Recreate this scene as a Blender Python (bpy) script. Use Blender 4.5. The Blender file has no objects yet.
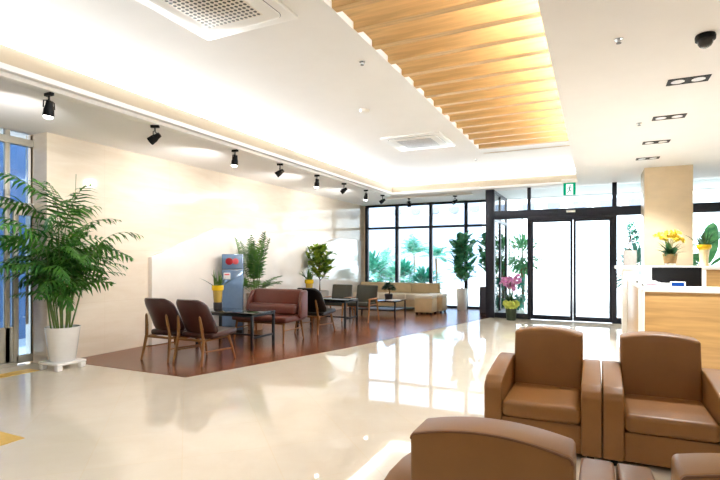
import bpy, bmesh, math, random
from mathutils import Vector, Matrix
R = random.Random(7)
SC = bpy.context.scene
COL = SC.collection
PI = math.pi
Fpx, CX, HY, CH = 491.0, 360.0, 260.0, 1.35          # focal length in pixels, horizon row, eye height
TH = math.atan2(235, Fpx)
CT, ST = math.cos(TH), math.sin(TH)


def atY(px, py, Y):
    u = (px - CX) / Fpx
    d = Y / (CT + u * ST)
    return Vector((d * (u * CT - ST), Y, CH + (HY - py) / Fpx * d))


def atX(px, py, X):
    u = (px - CX) / Fpx
    d = X / (u * CT - ST)
    return Vector((X, d * (CT + u * ST), CH + (HY - py) / Fpx * d))


def atZ(px, py, z=0.0):
    d = (CH - z) * Fpx / (py - HY)
    u = (px - CX) / Fpx
    return Vector((d * (u * CT - ST), d * (CT + u * ST), z))


# ------------------------------------------------------------------ materials
def lin(c):
    r = []
    for v in c[:3]:
        v = v / 255.0
        r.append(v / 12.92 if v <= 0.04045 else ((v + 0.055) / 1.055) ** 2.4)
    return (r[0], r[1], r[2], 1.0)


class NT:
    def __init__(s, m):
        m.use_nodes = True
        s.t = m.node_tree
        s.t.nodes.clear()

    def n(s, kind, ins=None, **kw):
        nd = s.t.nodes.new(kind)
        for k, v in kw.items():
            setattr(nd, k, v)
        for k, v in (ins or {}).items():
            sock = nd.inputs[k]
            if hasattr(v, 'is_linked') or isinstance(v, bpy.types.NodeSocket):
                s.t.links.new(v, sock)
            else:
                sock.default_value = v
        return nd


def mat(name, col, rough=0.5, metal=0.0, var=0.06, scale=12.0, bump=0.0, bscale=60.0, stretch=None, spec=0.5, coat=0.0, trans=0.0, col2=None):
    """principled surface with a procedural noise variation between two tones"""
    m = bpy.data.materials.new(name)
    g = NT(m)
    out = g.n('ShaderNodeOutputMaterial')
    tc = g.n('ShaderNodeTexCoord')
    mp = g.n('ShaderNodeMapping', {'Vector': tc.outputs['Object'], 'Scale': stretch or (1, 1, 1)})
    nz = g.n('ShaderNodeTexNoise', {'Vector': mp.outputs[0], 'Scale': scale, 'Detail': 4.0, 'Roughness': 0.6})
    a = lin(col)
    b = lin(col2) if col2 else None
    if b is None:
        b = tuple(min(1, v * (1 + var)) for v in a[:3]) + (1,)
        a = tuple(v * (1 - var) for v in a[:3]) + (1,)
    ramp = g.n('ShaderNodeValToRGB', {'Fac': nz.outputs['Fac']})
    ramp.color_ramp.elements[0].position = 0.3
    ramp.color_ramp.elements[1].position = 0.7
    ramp.color_ramp.elements[0].color = a
    ramp.color_ramp.elements[1].color = b
    p = g.n('ShaderNodeBsdfPrincipled', {'Base Color': ramp.outputs[0], 'Roughness': rough, 'Metallic': metal,
                                         'Specular IOR Level': spec, 'Coat Weight': coat})
    if trans:
        p.inputs['Subsurface Weight'].default_value = 0
    if bump:
        nb = g.n('ShaderNodeTexNoise', {'Vector': tc.outputs['Object'], 'Scale': bscale, 'Detail': 3.0})
        bp = g.n('ShaderNodeBump', {'Strength': bump, 'Distance': 0.01, 'Height': nb.outputs['Fac']})
        g.t.links.new(bp.outputs[0], p.inputs['Normal'])
    g.t.links.new(p.outputs[0], out.inputs[0])
    return m


def leafmat(name, c1, c2, rough=0.4):
    m = bpy.data.materials.new(name)
    g = NT(m)
    out = g.n('ShaderNodeOutputMaterial')
    tc = g.n('ShaderNodeTexCoord')
    nz = g.n('ShaderNodeTexNoise', {'Vector': tc.outputs['Object'], 'Scale': 6.0, 'Detail': 3.0})
    mx = g.n('ShaderNodeValToRGB', {'Fac': nz.outputs['Fac']})
    mx.color_ramp.elements[0].position = 0.35
    mx.color_ramp.elements[1].position = 0.65
    mx.color_ramp.elements[0].color = lin(c1)
    mx.color_ramp.elements[1].color = lin(c2)
    p = g.n('ShaderNodeBsdfPrincipled', {'Base Color': mx.outputs[0], 'Roughness': rough})
    tr = g.n('ShaderNodeBsdfTranslucent', {'Color': mx.outputs[0]})
    ms = g.n('ShaderNodeMixShader', {'Fac': 0.35, 1: p.outputs[0], 2: tr.outputs[0]})
    g.t.links.new(ms.outputs[0], out.inputs[0])
    return m


def glassmat(name, tint=(0.95, 0.985, 1.0), refl=1.0, rough=0.0):
    m = bpy.data.materials.new(name)
    g = NT(m)
    out = g.n('ShaderNodeOutputMaterial')
    t = g.n('ShaderNodeBsdfTransparent', {'Color': tuple(tint) + (1,)})
    gl = g.n('ShaderNodeBsdfGlossy', {'Roughness': rough, 'Color': (1, 1, 1, 1)})
    fr = g.n('ShaderNodeFresnel', {'IOR': 1.45})
    mu = g.n('ShaderNodeMath', {0: fr.outputs[0], 1: refl}, operation='MULTIPLY')
    ms = g.n('ShaderNodeMixShader', {'Fac': mu.outputs[0], 1: t.outputs[0], 2: gl.outputs[0]})
    g.t.links.new(ms.outputs[0], out.inputs[0])
    return m


def emat(name, col, strength):
    m = bpy.data.materials.new(name)
    g = NT(m)
    out = g.n('ShaderNodeOutputMaterial')
    e = g.n('ShaderNodeEmission', {'Color': lin(col), 'Strength': strength})
    g.t.links.new(e.outputs[0], out.inputs[0])
    return m


def floor_marble():
    m = bpy.data.materials.new('polished_cream_tile')
    g = NT(m)
    out = g.n('ShaderNodeOutputMaterial')
    tc = g.n('ShaderNodeTexCoord')
    nz = g.n('ShaderNodeTexNoise', {'Vector': tc.outputs['Object'], 'Scale': 2.2, 'Detail': 8.0, 'Roughness': 0.65, 'Distortion': 0.6})
    rp = g.n('ShaderNodeValToRGB', {'Fac': nz.outputs['Fac']})
    rp.color_ramp.elements[0].position = 0.3
    rp.color_ramp.elements[1].position = 0.72
    rp.color_ramp.elements[0].color = lin((236, 224, 205))
    rp.color_ramp.elements[1].color = lin((244, 235, 219))
    mp = g.n('ShaderNodeMapping', {'Vector': tc.outputs['Object'], 'Rotation': (0, 0, PI / 4), 'Location': (0.0, 0.03, 0)})
    br = g.n('ShaderNodeTexBrick', {'Vector': mp.outputs[0], 'Scale': 1.0, 'Mortar Size': 0.004, 'Mortar Smooth': 0.3, 'Brick Width': 0.594,
                                    'Row Height': 0.594, 'Color1': (1, 1, 1, 1), 'Color2': (.965, .965, .96, 1), 'Mortar': (.97, .94, .88, 1)}, offset=0.0)
    mx = g.n('ShaderNodeMix', data_type='RGBA', blend_type='MULTIPLY')
    mx.inputs[0].default_value = 1.0
    g.t.links.new(rp.outputs[0], mx.inputs[6])
    g.t.links.new(br.outputs['Color'], mx.inputs[7])
    p = g.n('ShaderNodeBsdfPrincipled', {'Base Color': mx.outputs[2], 'Roughness': 0.035, 'Specular IOR Level': 0.6})
    g.t.links.new(p.outputs[0], out.inputs[0])
    return m


def wall_marble():
    m = bpy.data.materials.new('polished_beige_marble')
    g = NT(m)
    out = g.n('ShaderNodeOutputMaterial')
    tc = g.n('ShaderNodeTexCoord')
    mp = g.n('ShaderNodeMapping', {'Vector': tc.outputs['Object'], 'Scale': (1, 0.5, 3.0)})
    nz = g.n('ShaderNodeTexNoise', {'Vector': mp.outputs[0], 'Scale': 3.0, 'Detail': 7.0, 'Roughness': 0.6, 'Distortion': 0.8})
    rp = g.n('ShaderNodeValToRGB', {'Fac': nz.outputs['Fac']})
    rp.color_ramp.elements[0].position = 0.3
    rp.color_ramp.elements[1].position = 0.7
    rp.color_ramp.elements[0].color = lin((234, 219, 198))
    rp.color_ramp.elements[1].color = lin((242, 230, 213))
    sp = g.n('ShaderNodeSeparateXYZ', {0: tc.outputs['Object']})
    cb = g.n('ShaderNodeCombineXYZ', {0: sp.outputs[1], 1: sp.outputs[2], 2: 0.0})
    br = g.n('ShaderNodeTexBrick', {'Vector': cb.outputs[0], 'Scale': 1.0, 'Mortar Size': 0.002, 'Brick Width': 1.2, 'Row Height': 0.75,
                                    'Color1': (1, 1, 1, 1), 'Color2': (.97, .97, .965, 1), 'Mortar': (.9, .87, .83, 1)}, offset=0.0)
    mx = g.n('ShaderNodeMix', data_type='RGBA', blend_type='MULTIPLY')
    mx.inputs[0].default_value = 1.0
    g.t.links.new(rp.outputs[0], mx.inputs[6])
    g.t.links.new(br.outputs['Color'], mx.inputs[7])
    p = g.n('ShaderNodeBsdfPrincipled', {'Base Color': mx.outputs[2], 'Roughness': 0.09, 'Specular IOR Level': 0.45})
    g.t.links.new(p.outputs[0], out.inputs[0])
    return m


def woodmat(name, c1, c2, c3, axis=0, width=0.12, length=1.4, rough=0.25, grain=18.0, gap=0.0015):
    """boards running along an axis, each of its own tone, with streaked grain"""
    m = bpy.data.materials.new(name)
    g = NT(m)
    out = g.n('ShaderNodeOutputMaterial')
    tc = g.n('ShaderNodeTexCoord')
    sp = g.n('ShaderNodeSeparateXYZ', {0: tc.outputs['Object']})
    o2 = {0: (0, 1), 1: (1, 0), 2: (0, 2)}[axis]
    cb = g.n('ShaderNodeCombineXYZ', {0: sp.outputs[o2[0]], 1: sp.outputs[o2[1]], 2: 0.0})
    br = g.n('ShaderNodeTexBrick', {'Vector': cb.outputs[0], 'Scale': 1.0, 'Mortar Size': gap, 'Brick Width': length, 'Row Height': width,
                                    'Color1': lin(c1), 'Color2': lin(c2), 'Mortar': lin(c3)}, offset=0.37)
    st = [1.2, 1.2, 1.2]
    for i in range(3):
        if i != o2[0]:
            st[i] = grain
    mp = g.n('ShaderNodeMapping', {'Vector': tc.outputs['Object'], 'Scale': tuple(st)})
    nz = g.n('ShaderNodeTexNoise', {'Vector': mp.outputs[0], 'Scale': 1.6, 'Detail': 6.0, 'Distortion': 0.4})
    rp = g.n('ShaderNodeValToRGB', {'Fac': nz.outputs['Fac']})
    rp.color_ramp.elements[0].position = 0.25
    rp.color_ramp.elements[1].position = 0.75
    rp.color_ramp.elements[0].color = (.72, .7, .68, 1)
    rp.color_ramp.elements[1].color = (1.12, 1.12, 1.12, 1)
    mx = g.n('ShaderNodeMix', data_type='RGBA', blend_type='MULTIPLY')
    mx.inputs[0].default_value = 1.0
    g.t.links.new(br.outputs['Color'], mx.inputs[6])
    g.t.links.new(rp.outputs[0], mx.inputs[7])
    p = g.n('ShaderNodeBsdfPrincipled', {'Base Color': mx.outputs[2], 'Roughness': rough})
    g.t.links.new(p.outputs[0], out.inputs[0])
    return m


def perforated(name, base, hole, pitch, frac=0.45):
    """sheet with a regular grid of dark round holes"""
    m = bpy.data.materials.new(name)
    g = NT(m)
    out = g.n('ShaderNodeOutputMaterial')
    tc = g.n('ShaderNodeTexCoord')
    mp = g.n('ShaderNodeMapping', {'Vector': tc.outputs['Object'], 'Scale': (1 / pitch, 1 / pitch, 0.0)})
    vr = g.n('ShaderNodeTexVoronoi', {'Vector': mp.outputs[0], 'Scale': 1.0, 'Randomness': 0.0})
    lt = g.n('ShaderNodeMath', {0: vr.outputs['Distance'], 1: frac}, operation='LESS_THAN')
    mx = g.n('ShaderNodeMix', data_type='RGBA')
    g.t.links.new(lt.outputs[0], mx.inputs[0])
    mx.inputs[6].default_value = lin(base)
    mx.inputs[7].default_value = lin(hole)
    p = g.n('ShaderNodeBsdfPrincipled', {'Base Color': mx.outputs[2], 'Roughness': 0.5})
    g.t.links.new(p.outputs[0], out.inputs[0])
    return m


M = {
    'floor': floor_marble(),
    'wall': wall_marble(),
    'pillar': mat('pillar_marble', (236, 214, 180), 0.2, var=0.05, scale=3, stretch=(1, 1, 3)),
    'panel': mat('pale_marble', (243, 236, 228), 0.06, var=0.03, scale=2.5),
    'paint': mat('ceiling_paint', (246, 245, 243), 0.75, var=0.012, scale=3),
    'soffit': mat('soffit_paint', (244, 242, 240), 0.75, var=0.012, scale=3),
    'fascia': mat('beige_fascia_paint', (206, 190, 166), 0.7, var=0.015, scale=3),
    'backwood': mat('brown_wood_wall', (112, 88, 64), 0.5, var=0.1, scale=6, stretch=(1, 1, .2)),
    'white': mat('white_paint', (243, 241, 236), 0.5, var=0.015),
    'wplastic': mat('white_plastic', (244, 243, 240), 0.3, var=0.015),
    'ceramic': mat('white_ceramic', (243, 241, 238), 0.18, var=0.015),
    'deck': woodmat('walnut_deck', (142, 82, 46), (110, 58, 32), (62, 32, 18), axis=0, width=0.11, length=1.3, rough=0.22),
    'oak': woodmat('oak_veneer', (194, 154, 98), (188, 148, 92), (170, 130, 80), axis=2, width=3.0, length=9.0, rough=0.35, grain=14, gap=0),
    'slat': woodmat('slat_wood', (224, 186, 128), (216, 176, 116), (198, 154, 94), axis=2, width=3.0, length=9.0, rough=0.4, grain=20, gap=0),
    'leg': mat('ash_wood', (132, 92, 48), 0.35, var=0.14, scale=9, stretch=(4, 4, 0.6)),
    'leglight': mat('light_beech', (176, 122, 74), 0.35, var=0.1, scale=9, stretch=(4, 4, 0.6)),
    'leather': mat('tan_leather', (136, 91, 42), 0.42, var=0.07, scale=5, bump=0.05, bscale=260),
    'seam': mat('seam_thread', (110, 66, 28), 0.5, var=0.1),
    'brown': mat('oxblood_leather', (64, 33, 30), 0.3, var=0.1, scale=5, bump=0.05, bscale=200),
    'brown2': mat('chestnut_leather', (98, 48, 38), 0.3, var=0.1, scale=5, bump=0.05, bscale=200),
    'black': mat('black_leather', (14, 14, 16), 0.32, var=0.15, scale=5, bump=0.05, bscale=200),
    'grey': mat('grey_fabric', (74, 74, 66), 0.85, var=0.12, scale=60, bump=0.2, bscale=400),
    'beige': mat('beige_upholstery', (210, 186, 146), 0.6, var=0.06, scale=6, bump=0.05, bscale=150),
    'cream': mat('cream_upholstery', (234, 222, 202), 0.55, var=0.04, scale=6),
    'blackmetal': mat('black_powder_coat', (34, 40, 46), 0.4, var=0.12, metal=0.2),
    'blackglass': mat('black_tabletop', (20, 26, 30), 0.05, var=0.1, spec=0.7),
    'dark': mat('dark_plastic', (10, 10, 12), 0.5, var=0.15, spec=0.25),
    'frame': mat('charcoal_aluminium', (32, 36, 50), 0.4, var=0.06, metal=0.1),
    'alu': mat('champagne_aluminium', (196, 192, 180), 0.3, var=0.05, metal=0.2),
    'steel': mat('brushed_steel', (205, 208, 212), 0.2, metal=1.0, var=0.06, stretch=(1, 1, 8)),
    'soil': mat('potting_soil', (52, 38, 26), 0.95, var=0.4, scale=40, bump=0.6, bscale=80),
    'stone': mat('grey_stone_pot', (172, 166, 158), 0.7, var=0.08, scale=30),
    'darkpot': mat('slate_planter', (78, 78, 88), 0.6, var=0.1, scale=20),
    'greenpot': mat('dark_green_pot', (58, 72, 52), 0.35, var=0.12),
    'wrap': mat('lime_wrap', (190, 205, 92), 0.5, var=0.1),
    'tanpot': mat('tan_planter', (202, 180, 154), 0.6, var=0.06),
    'yellow': mat('yellow_glaze', (238, 196, 30), 0.2, var=0.06),
    'gold': mat('gold_glaze', (196, 164, 78), 0.25, var=0.1),
    'yvase': mat('cream_vase', (243, 222, 170), 0.2, var=0.06),
    'basket': mat('woven_basket', (166, 132, 82), 0.7, var=0.3, scale=30, stretch=(1, 1, 6), bump=0.6, bscale=90),
    'bonsaipot': mat('dark_bonsai_pot', (52, 46, 46), 0.35, var=0.15),
    'bark': mat('bark', (112, 88, 62), 0.85, var=0.25, scale=25, bump=0.5),
    'cane': mat('green_cane', (92, 118, 52), 0.45, var=0.2, scale=14),
    'lf_palm': leafmat('bamboo_palm_leaf', (36, 92, 30), (86, 142, 52)),
    'lf_areca': leafmat('areca_leaf', (40, 92, 30), (96, 140, 54)),
    'lf_rubber': leafmat('variegated_leaf', (70, 120, 40), (170, 184, 66)),
    'lf_fig': leafmat('fig_leaf', (74, 156, 122), (136, 204, 158), 0.25),
    'lf_strap': leafmat('strap_leaf', (40, 84, 36), (112, 146, 62)),
    'lf_dark': leafmat('dark_leaf', (30, 70, 40), (60, 106, 60)),
    'lf_out': leafmat('garden_leaf', (26, 112, 92), (60, 150, 124)),
    'lf_out2': leafmat('garden_leaf_light', (56, 126, 86), (110, 168, 112)),
    'lf_banana': leafmat('broad_garden_leaf', (46, 120, 66), (110, 168, 100)),
    'pink': leafmat('pink_petal', (232, 150, 212), (248, 212, 238)),
    'ypetal': leafmat('yellow_petal', (248, 220, 50), (252, 238, 120)),
    'tactile': mat('yellow_tactile', (232, 190, 92), 0.35, var=0.08),
    'glass': glassmat('clear_glass'),
    'glass_blue': glassmat('tinted_glass', (0.62, 0.74, 0.86), 1.6),
    'pave': mat('white_paving', (226, 226, 224), 0.7, var=0.04, scale=4),
    'facade': mat('pale_facade', (150, 168, 196), 0.7, var=0.04, scale=2),
    'bluewall': mat('blue_cladding', (92, 124, 166), 0.3, var=0.1, scale=2, stretch=(1, 1, 0.3)),
    'awning': mat('white_awning', (244, 244, 246), 0.7, var=0.02),
    'kiosk': mat('silver_blue_panel', (128, 158, 196), 0.06, var=0.05, metal=0.35),
    'kioskdark': mat('silver_side', (140, 156, 176), 0.2, metal=0.7, var=0.05),
    'red': mat('red_badge', (150, 20, 34), 0.3, var=0.06),
    'redlight': mat('coral_badge', (226, 96, 104), 0.3, var=0.06),
    'screen': emat('lit_tablet_screen', (40, 96, 190), 0.5),
    'exitgreen': emat('lit_exit_green', (0, 132, 92), 0.9),
    'exitwhite': emat('lit_exit_white', (222, 246, 240), 1.0),
    'exitman': mat('exit_pictogram', (10, 84, 66), 0.5),
    'bulb': emat('lamp_glow', (255, 250, 240), 14.0),
    'lampoff': mat('lamp_reflector', (236, 238, 242), 0.3),
    'perf': perforated('perforated_grille', (232, 226, 214), (40, 37, 34), 0.042, 0.34),
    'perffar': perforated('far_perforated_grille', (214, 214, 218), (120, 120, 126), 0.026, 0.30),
    'paper': mat('white_paper', (240, 238, 236), 0.7, var=0.02),
    'print': mat('printed_ink', (104, 72, 80), 0.7, var=0.2),
    'cable': mat('grey_metal', (120, 120, 124), 0.4, metal=0.5),
    'bluemark': mat('pale_blue_print', (170, 214, 240), 0.5, var=0.03),
}


# ------------------------------------------------------------------ mesh building
class MB:
    def __init__(s):
        s.bm = bmesh.new()

    def join(s, b):
        me = bpy.data.meshes.new('tmp')
        b.to_mesh(me)
        b.free()
        s.bm.from_mesh(me)
        bpy.data.meshes.remove(me)
        return s

    def box(s, x0, x1, y0, y1, z0, z1, bev=0.0, seg=2, mtx=None):
        b = bmesh.new()
        bmesh.ops.create_cube(b, size=1.0)
        for v in b.verts:
            v.co = Vector(((x0 + x1) / 2 + v.co.x * (x1 - x0), (y0 + y1) / 2 + v.co.y * (y1 - y0), (z0 + z1) / 2 + v.co.z * (z1 - z0)))
        if bev:
            bmesh.ops.bevel(b, geom=b.edges[:], offset=bev, segments=seg, profile=0.5, affect='EDGES', clamp_overlap=True)
        if mtx is not None:
            b.transform(mtx)
        return s.join(b)

    def prism(s, poly, axis, a0, a1, bev=0.0, seg=2, mtx=None):
        """polygon (list of 2-d points) extruded along an axis: x -> (y,z), y -> (x,z), z -> (x,y)"""
        b = bmesh.new()

        def P(p, a):
            return {'x': (a, p[0], p[1]), 'y': (p[0], a, p[1]), 'z': (p[0], p[1], a)}[axis]
        v0 = [b.verts.new(P(p, a0)) for p in poly]
        v1 = [b.verts.new(P(p, a1)) for p in poly]
        n = len(poly)
        b.faces.new(v0)
        b.faces.new(v1[::-1])
        for i in range(n):
            b.faces.new((v0[i], v1[i], v1[(i + 1) % n], v0[(i + 1) % n]))
        bmesh.ops.recalc_face_normals(b, faces=b.faces[:])
        if bev:
            es = [e for e in b.edges if e.is_boundary is False and e.calc_face_angle(0) > 0.35]
            bmesh.ops.bevel(b, geom=es, offset=bev, segments=seg, profile=0.5, affect='EDGES', clamp_overlap=True)
        if mtx is not None:
            b.transform(mtx)
        return s.join(b)

    def tube(s, pts, r, n=8, r1=None, flat=1.0):
        """round bar along a polyline; r may be a list of radii"""
        pts = [Vector(p) for p in pts]
        k = len(pts)
        rs = r if isinstance(r, (list, tuple)) else [r + ((r1 if r1 is not None else r) - r) * i / max(1, k - 1) for i in range(k)]
        rings = []
        for i, p in enumerate(pts):
            d = (pts[min(i + 1, k - 1)] - pts[max(i - 1, 0)]).normalized()
            a = d.cross(Vector((0, 0, 1)))
            if a.length < 1e-3:
                a = d.cross(Vector((1, 0, 0)))
            a.normalize()
            c = d.cross(a).normalized()
            rings.append([s.bm.verts.new(p + (a * math.cos(2 * PI * j / n) + c * math.sin(2 * PI * j / n) * flat) * rs[i]) for j in range(n)])
        for i in range(k - 1):
            for j in range(n):
                s.bm.faces.new((rings[i][j], rings[i][(j + 1) % n], rings[i + 1][(j + 1) % n], rings[i + 1][j]))
        s.bm.faces.new(rings[0][::-1])
        s.bm.faces.new(rings[-1])
        return s

    def lathe(s, prof, n=24, c=(0, 0, 0), close=True):
        rings = []
        for r, z in prof:
            rings.append([s.bm.verts.new((c[0] + r * math.cos(2 * PI * j / n), c[1] + r * math.sin(2 * PI * j / n), c[2] + z)) for j in range(n)])
        for i in range(len(prof) - 1):
            for j in range(n):
                s.bm.faces.new((rings[i][j], rings[i][(j + 1) % n], rings[i + 1][(j + 1) % n], rings[i + 1][j]))
        if close:
            s.bm.faces.new(rings[0][::-1])
            s.bm.faces.new(rings[-1])
        return s

    def ball(s, c, r, sc=(1, 1, 1), sub=2):
        b = bmesh.new()
        bmesh.ops.create_icosphere(b, subdivisions=sub, radius=r)
        for v in b.verts:
            v.co = Vector((v.co.x * sc[0] + c[0], v.co.y * sc[1] + c[1], v.co.z * sc[2] + c[2]))
        return s.join(b)

    def leaf(s, base, d, up, L, W, droop=0.3, seg=4, fold=0.15, lim=None, shape='oval'):
        """one leaf blade: a folded strip that bends under its own weight"""
        d = Vector(d).normalized()
        up = Vector(up)
        side = d.cross(up)
        if side.length < 1e-3:
            side = d.cross(Vector((1, 0.2, 0)))
        side.normalize()
        nrm = side.cross(d).normalized()
        rows = []
        p = Vector(base)
        for i in range(seg + 1):
            t = i / seg
            if shape == 'oval':
                w = W * (math.sin(PI * min(1, t * 0.96 + 0.04)) ** 0.7)
            elif shape == 'strap':
                w = W * (1 - t ** 3) * (0.75 + 0.25 * math.sin(PI * t))
            else:
                w = W * math.sin(PI * (t * 0.9 + 0.1)) * (1 - 0.35 * t)
            w = max(w, W * 0.03)
            q = [p - side * w / 2 + nrm * w * fold, p.copy(), p + side * w / 2 + nrm * w * fold]
            if lim:
                q = [lim(a) for a in q]
            rows.append([s.bm.verts.new(a) for a in q])
            d = (d - Vector((0, 0, droop / seg))).normalized()
            nrm = side.cross(d).normalized()
            p = p + d * (L / seg)
        for i in range(seg):
            for j in range(2):
                s.bm.faces.new((rows[i][j], rows[i][j + 1], rows[i + 1][j + 1], rows[i + 1][j]))
        return s

    def build(s, name, m, parent=None, angle=35, smooth=True):
        me = bpy.data.meshes.new(name)
        bmesh.ops.recalc_face_normals(s.bm, faces=s.bm.faces[:])
        s.bm.to_mesh(me)
        s.bm.free()
        if smooth:
            me.polygons.foreach_set('use_smooth', [True] * len(me.polygons))
            me.set_sharp_from_angle(angle=math.radians(angle))
        me.materials.append(M[m] if isinstance(m, str) else m)
        o = bpy.data.objects.new(name, me)
        COL.objects.link(o)
        if parent is not None:
            o.parent = parent
        return o


def tag(o, label=None, cat=None, group=None, kind=None):
    if label: o['label'] = label
    if cat: o['category'] = cat
    if group: o['group'] = group
    if kind: o['kind'] = kind
    return o


def thing(name, label, cat, loc=(0, 0, 0), rz=0.0, group=None):
    o = bpy.data.objects.new(name, None)
    o.empty_display_size = 0.1
    COL.objects.link(o)
    o.location = loc
    o.rotation_euler = (0, 0, rz)
    return tag(o, label, cat, group, 'thing')


def struct(name, mb, m, parent=None, label=None):
    o = mb.build(name, m, parent)
    if parent is None:
        o['kind'] = 'structure'
        if label: o['label'] = label
    return o


def sempty(name, label=None):
    o = bpy.data.objects.new(name, None)
    COL.objects.link(o)
    o['kind'] = 'structure'
    if label: o['label'] = label
    return o


KIDS = {}


def kids(o):
    return [c for c in bpy.data.objects if c.parent == o]


def dup(root, loc, rz, label, group=None, cat=None):
    """copy a thing together with its parts and their sub-parts"""
    r = root.copy()
    COL.objects.link(r)
    r.location = loc
    r.rotation_euler = (0, 0, rz)
    tag(r, label, cat, group)
    for ch in kids(root):
        c = ch.copy()
        COL.objects.link(c)
        c.parent = r
        for g in kids(ch):
            d = g.copy()
            COL.objects.link(d)
            d.parent = c
    return r


# ------------------------------------------------------------------ camera
cam = bpy.data.objects.new('camera', bpy.data.cameras.new('camera'))
COL.objects.link(cam)
cam.location = (0, 0, CH)
cam.rotation_euler = (PI / 2, 0, TH)
cam.data.sensor_width = 36
cam.data.lens = Fpx / 720 * 36
cam.data.shift_y = 20 / 720
cam.data.clip_start = 0.05
cam.data.clip_end = 300
SC.camera = cam

# ------------------------------------------------------------------ room shell
WX, GX = -6.38, -6.70            # marble wall plane, glazed side plane
WY, DY = 13.6, 11.75             # window wall plane, entrance door plane
ZS, ZC = 3.0, 3.35               # soffit height, tray ceiling height
LIP = 3.207
YB, XR = -4.0, 5.0               # back of the lobby behind the camera, right wall
WS = 3.97                        # where the marble wall starts

struct('floor', MB().box(-6.75, XR + .15, YB - .15, 13.75, -0.2, 0), 'floor')
wood = [(WX, 4.2), (-4.24, 4.22), (-3.46, 6.6), (-2.24, 11.62), (-2.24, 13.5), (WX, 13.5)]
struct('floor_wood', MB().prism(wood, 'z', -0.05, 0.004), 'deck')
struct('wall_left', MB().box(WX - .45, WX, WS, 13.75, 0, 3.6), 'wall')
struct('wall_back', MB().box(-6.9, XR + .2, YB - .2, YB, 0, 3.6), 'backwood')
struct('wall_right', MB().box(XR, XR + .2, YB, 14, 0, 3.6), 'wall')
# raised pale stone panel on the left wall, its front top corner cut on a slope
p1, p2 = atX(152, 257, WX + .08), atX(216, 228, WX + .08)
pe = atX(361, 240.2, WX + .08)
poly = [(p1.y, 0.0), (p1.y, p1.z), (p2.y, p2.z), (pe.y, p2.z), (pe.y, 0.0)]
struct('wall_panel', MB().prism(poly, 'x', WX - .02, WX + .08, bev=0.008), 'panel')

# ceilings: tray ceiling, soffits round it, lips
SX0, SX1, SY0, SY1 = -1.89, -0.33, 0.4, 8.95    # slatted opening
LX, BY = -4.6, 11.5
mb = MB()
mb.box(-5.2, SX0, YB, 12.1, ZC, ZC + .065)
mb.box(SX0, 0.1, SY1, 12.1, ZC, ZC + .065)
mb.box(SX0, 0.1, YB, SY0, ZC, ZC + .065)
struct('ceiling', mb, 'paint')
mb = MB()
mb.box(SX0 - .35, .4, SY0 - .3, SY1 + .3, 3.70, 3.8)             # top of the slat recess
mb.box(SX0 - .35, SX0 - .3, SY0 - .3, SY1 + .3, ZC + .065, 3.7)
mb.box(.35, .4, SY0 - .3, SY1 + .3, ZC + .0, 3.7)
mb.box(SX0 - .3, .35, SY0 - .3, SY0 - .2, ZC + .065, 3.7)
mb.box(SX0 - .3, .35, SY1 + .2, SY1 + .3, ZC + .065, 3.7)
struct('ceiling_recess', mb, 'paint')
mb = MB()
mb.box(GX - .5, LX, YB, 13.75, ZS, ZS + .05)
mb.box(LX, SX1, BY, 13.75, ZS, ZS + .05)
mb.box(SX1, XR, YB, 13.75, ZS, ZS + .05)
struct('ceiling_soffit', mb, 'soffit')
struct('trim_1', MB().box(LX - .03, LX, YB, BY + .03, ZS + .05, LIP, 0.003), 'fascia')
struct('trim_2', MB().box(LX, SX1, BY, BY + .03, ZS + .05, LIP, 0.003), 'fascia')
struct('trim_3', MB().box(SX1, SX1 + .03, YB, BY, ZS + .05, 3.2, 0.003), 'soffit')
mb = MB()
mb.box(-5.25, -5.2, YB, 12.15, ZS + .05, ZC + .065)
mb.box(-5.2, .15, 12.1, 12.15, ZS + .05, ZC + .065)
mb.box(.1, .15, SY1 + .3, 12.1, ZS + .05, ZC + .065)
mb.box(.1, .15, YB, SY0 - .3, ZS + .05, ZC + .065)
struct('ceiling_cove', mb, 'paint')
struct('roof_slab', MB().box(-7.3, XR + .3, YB - .3, 14.0, 3.85, 4.1), 'white')
struct('wall_parapet', MB().box(-7.3, XR + .3, 13.62, 14.0, 3.0, 3.85), 'white')
# lighting rails on the soffits
struct('trim_4', MB().box(-4.80, -4.66, -1.0, 11.55, 2.955, ZS, 0.004), 'white')
ra, rb = atZ(388, 199.5, 2.955), atZ(470, 193.5, 2.955)
struct('trim_5', MB().box(ra.x, rb.x, ra.y - .06, ra.y + .06, 2.955, ZS, 0.004), 'white')
struct('trim_6', MB().box(-4.35, -2.4, BY - .05, BY - .002, ZS - .02, ZS + .05, 0.004), 'soffit')

# pillar in front of the right-hand windows
struct('pillar', MB().box(.80, 1.53, 10.14, 10.9, 0, ZS, 0.004), 'pillar')

# ------------------------------------------------------------------ window wall (window_1) at the back
win = sempty('window_1', 'black framed floor to ceiling window wall behind the lounge')
mxs = [atY(px, 260, WY).x for px in (366.5, 396.5, 430.5, 465.8)]
wx0, wx1 = mxs[0], -2.2
mb = MB()
mb.box(wx0 - .04, wx1, WY, WY + .1, 0, .06)
mb.box(wx0 - .04, wx1, WY, WY + .1, 2.94, 3.0)
mb.box(wx1 - .06, wx1, WY, WY + .1, .06, 2.94)
mb.build('window_frame', 'frame', win)
MB().box(wx0 - .04, wx1, WY - .005, WY + .1, 2.27, 2.34, .003).build('transom_bar', 'frame', win)
for x in mxs:
    MB().box(x - .045, x + .045, WY - .01, WY + .11, .06, 2.94, .004).build('mullion', 'frame', win)
ed = mxs + [wx1 - .05]
for a, b in zip(ed[:-1], ed[1:]):
    MB().box(a + .04, b - .04, WY + .045, WY + .055, .06, 2.28).build('pane', 'glass', win)
    MB().box(a + .04, b - .04, WY + .045, WY + .055, 2.33, 2.94).build('pane', 'glass', win)
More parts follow.
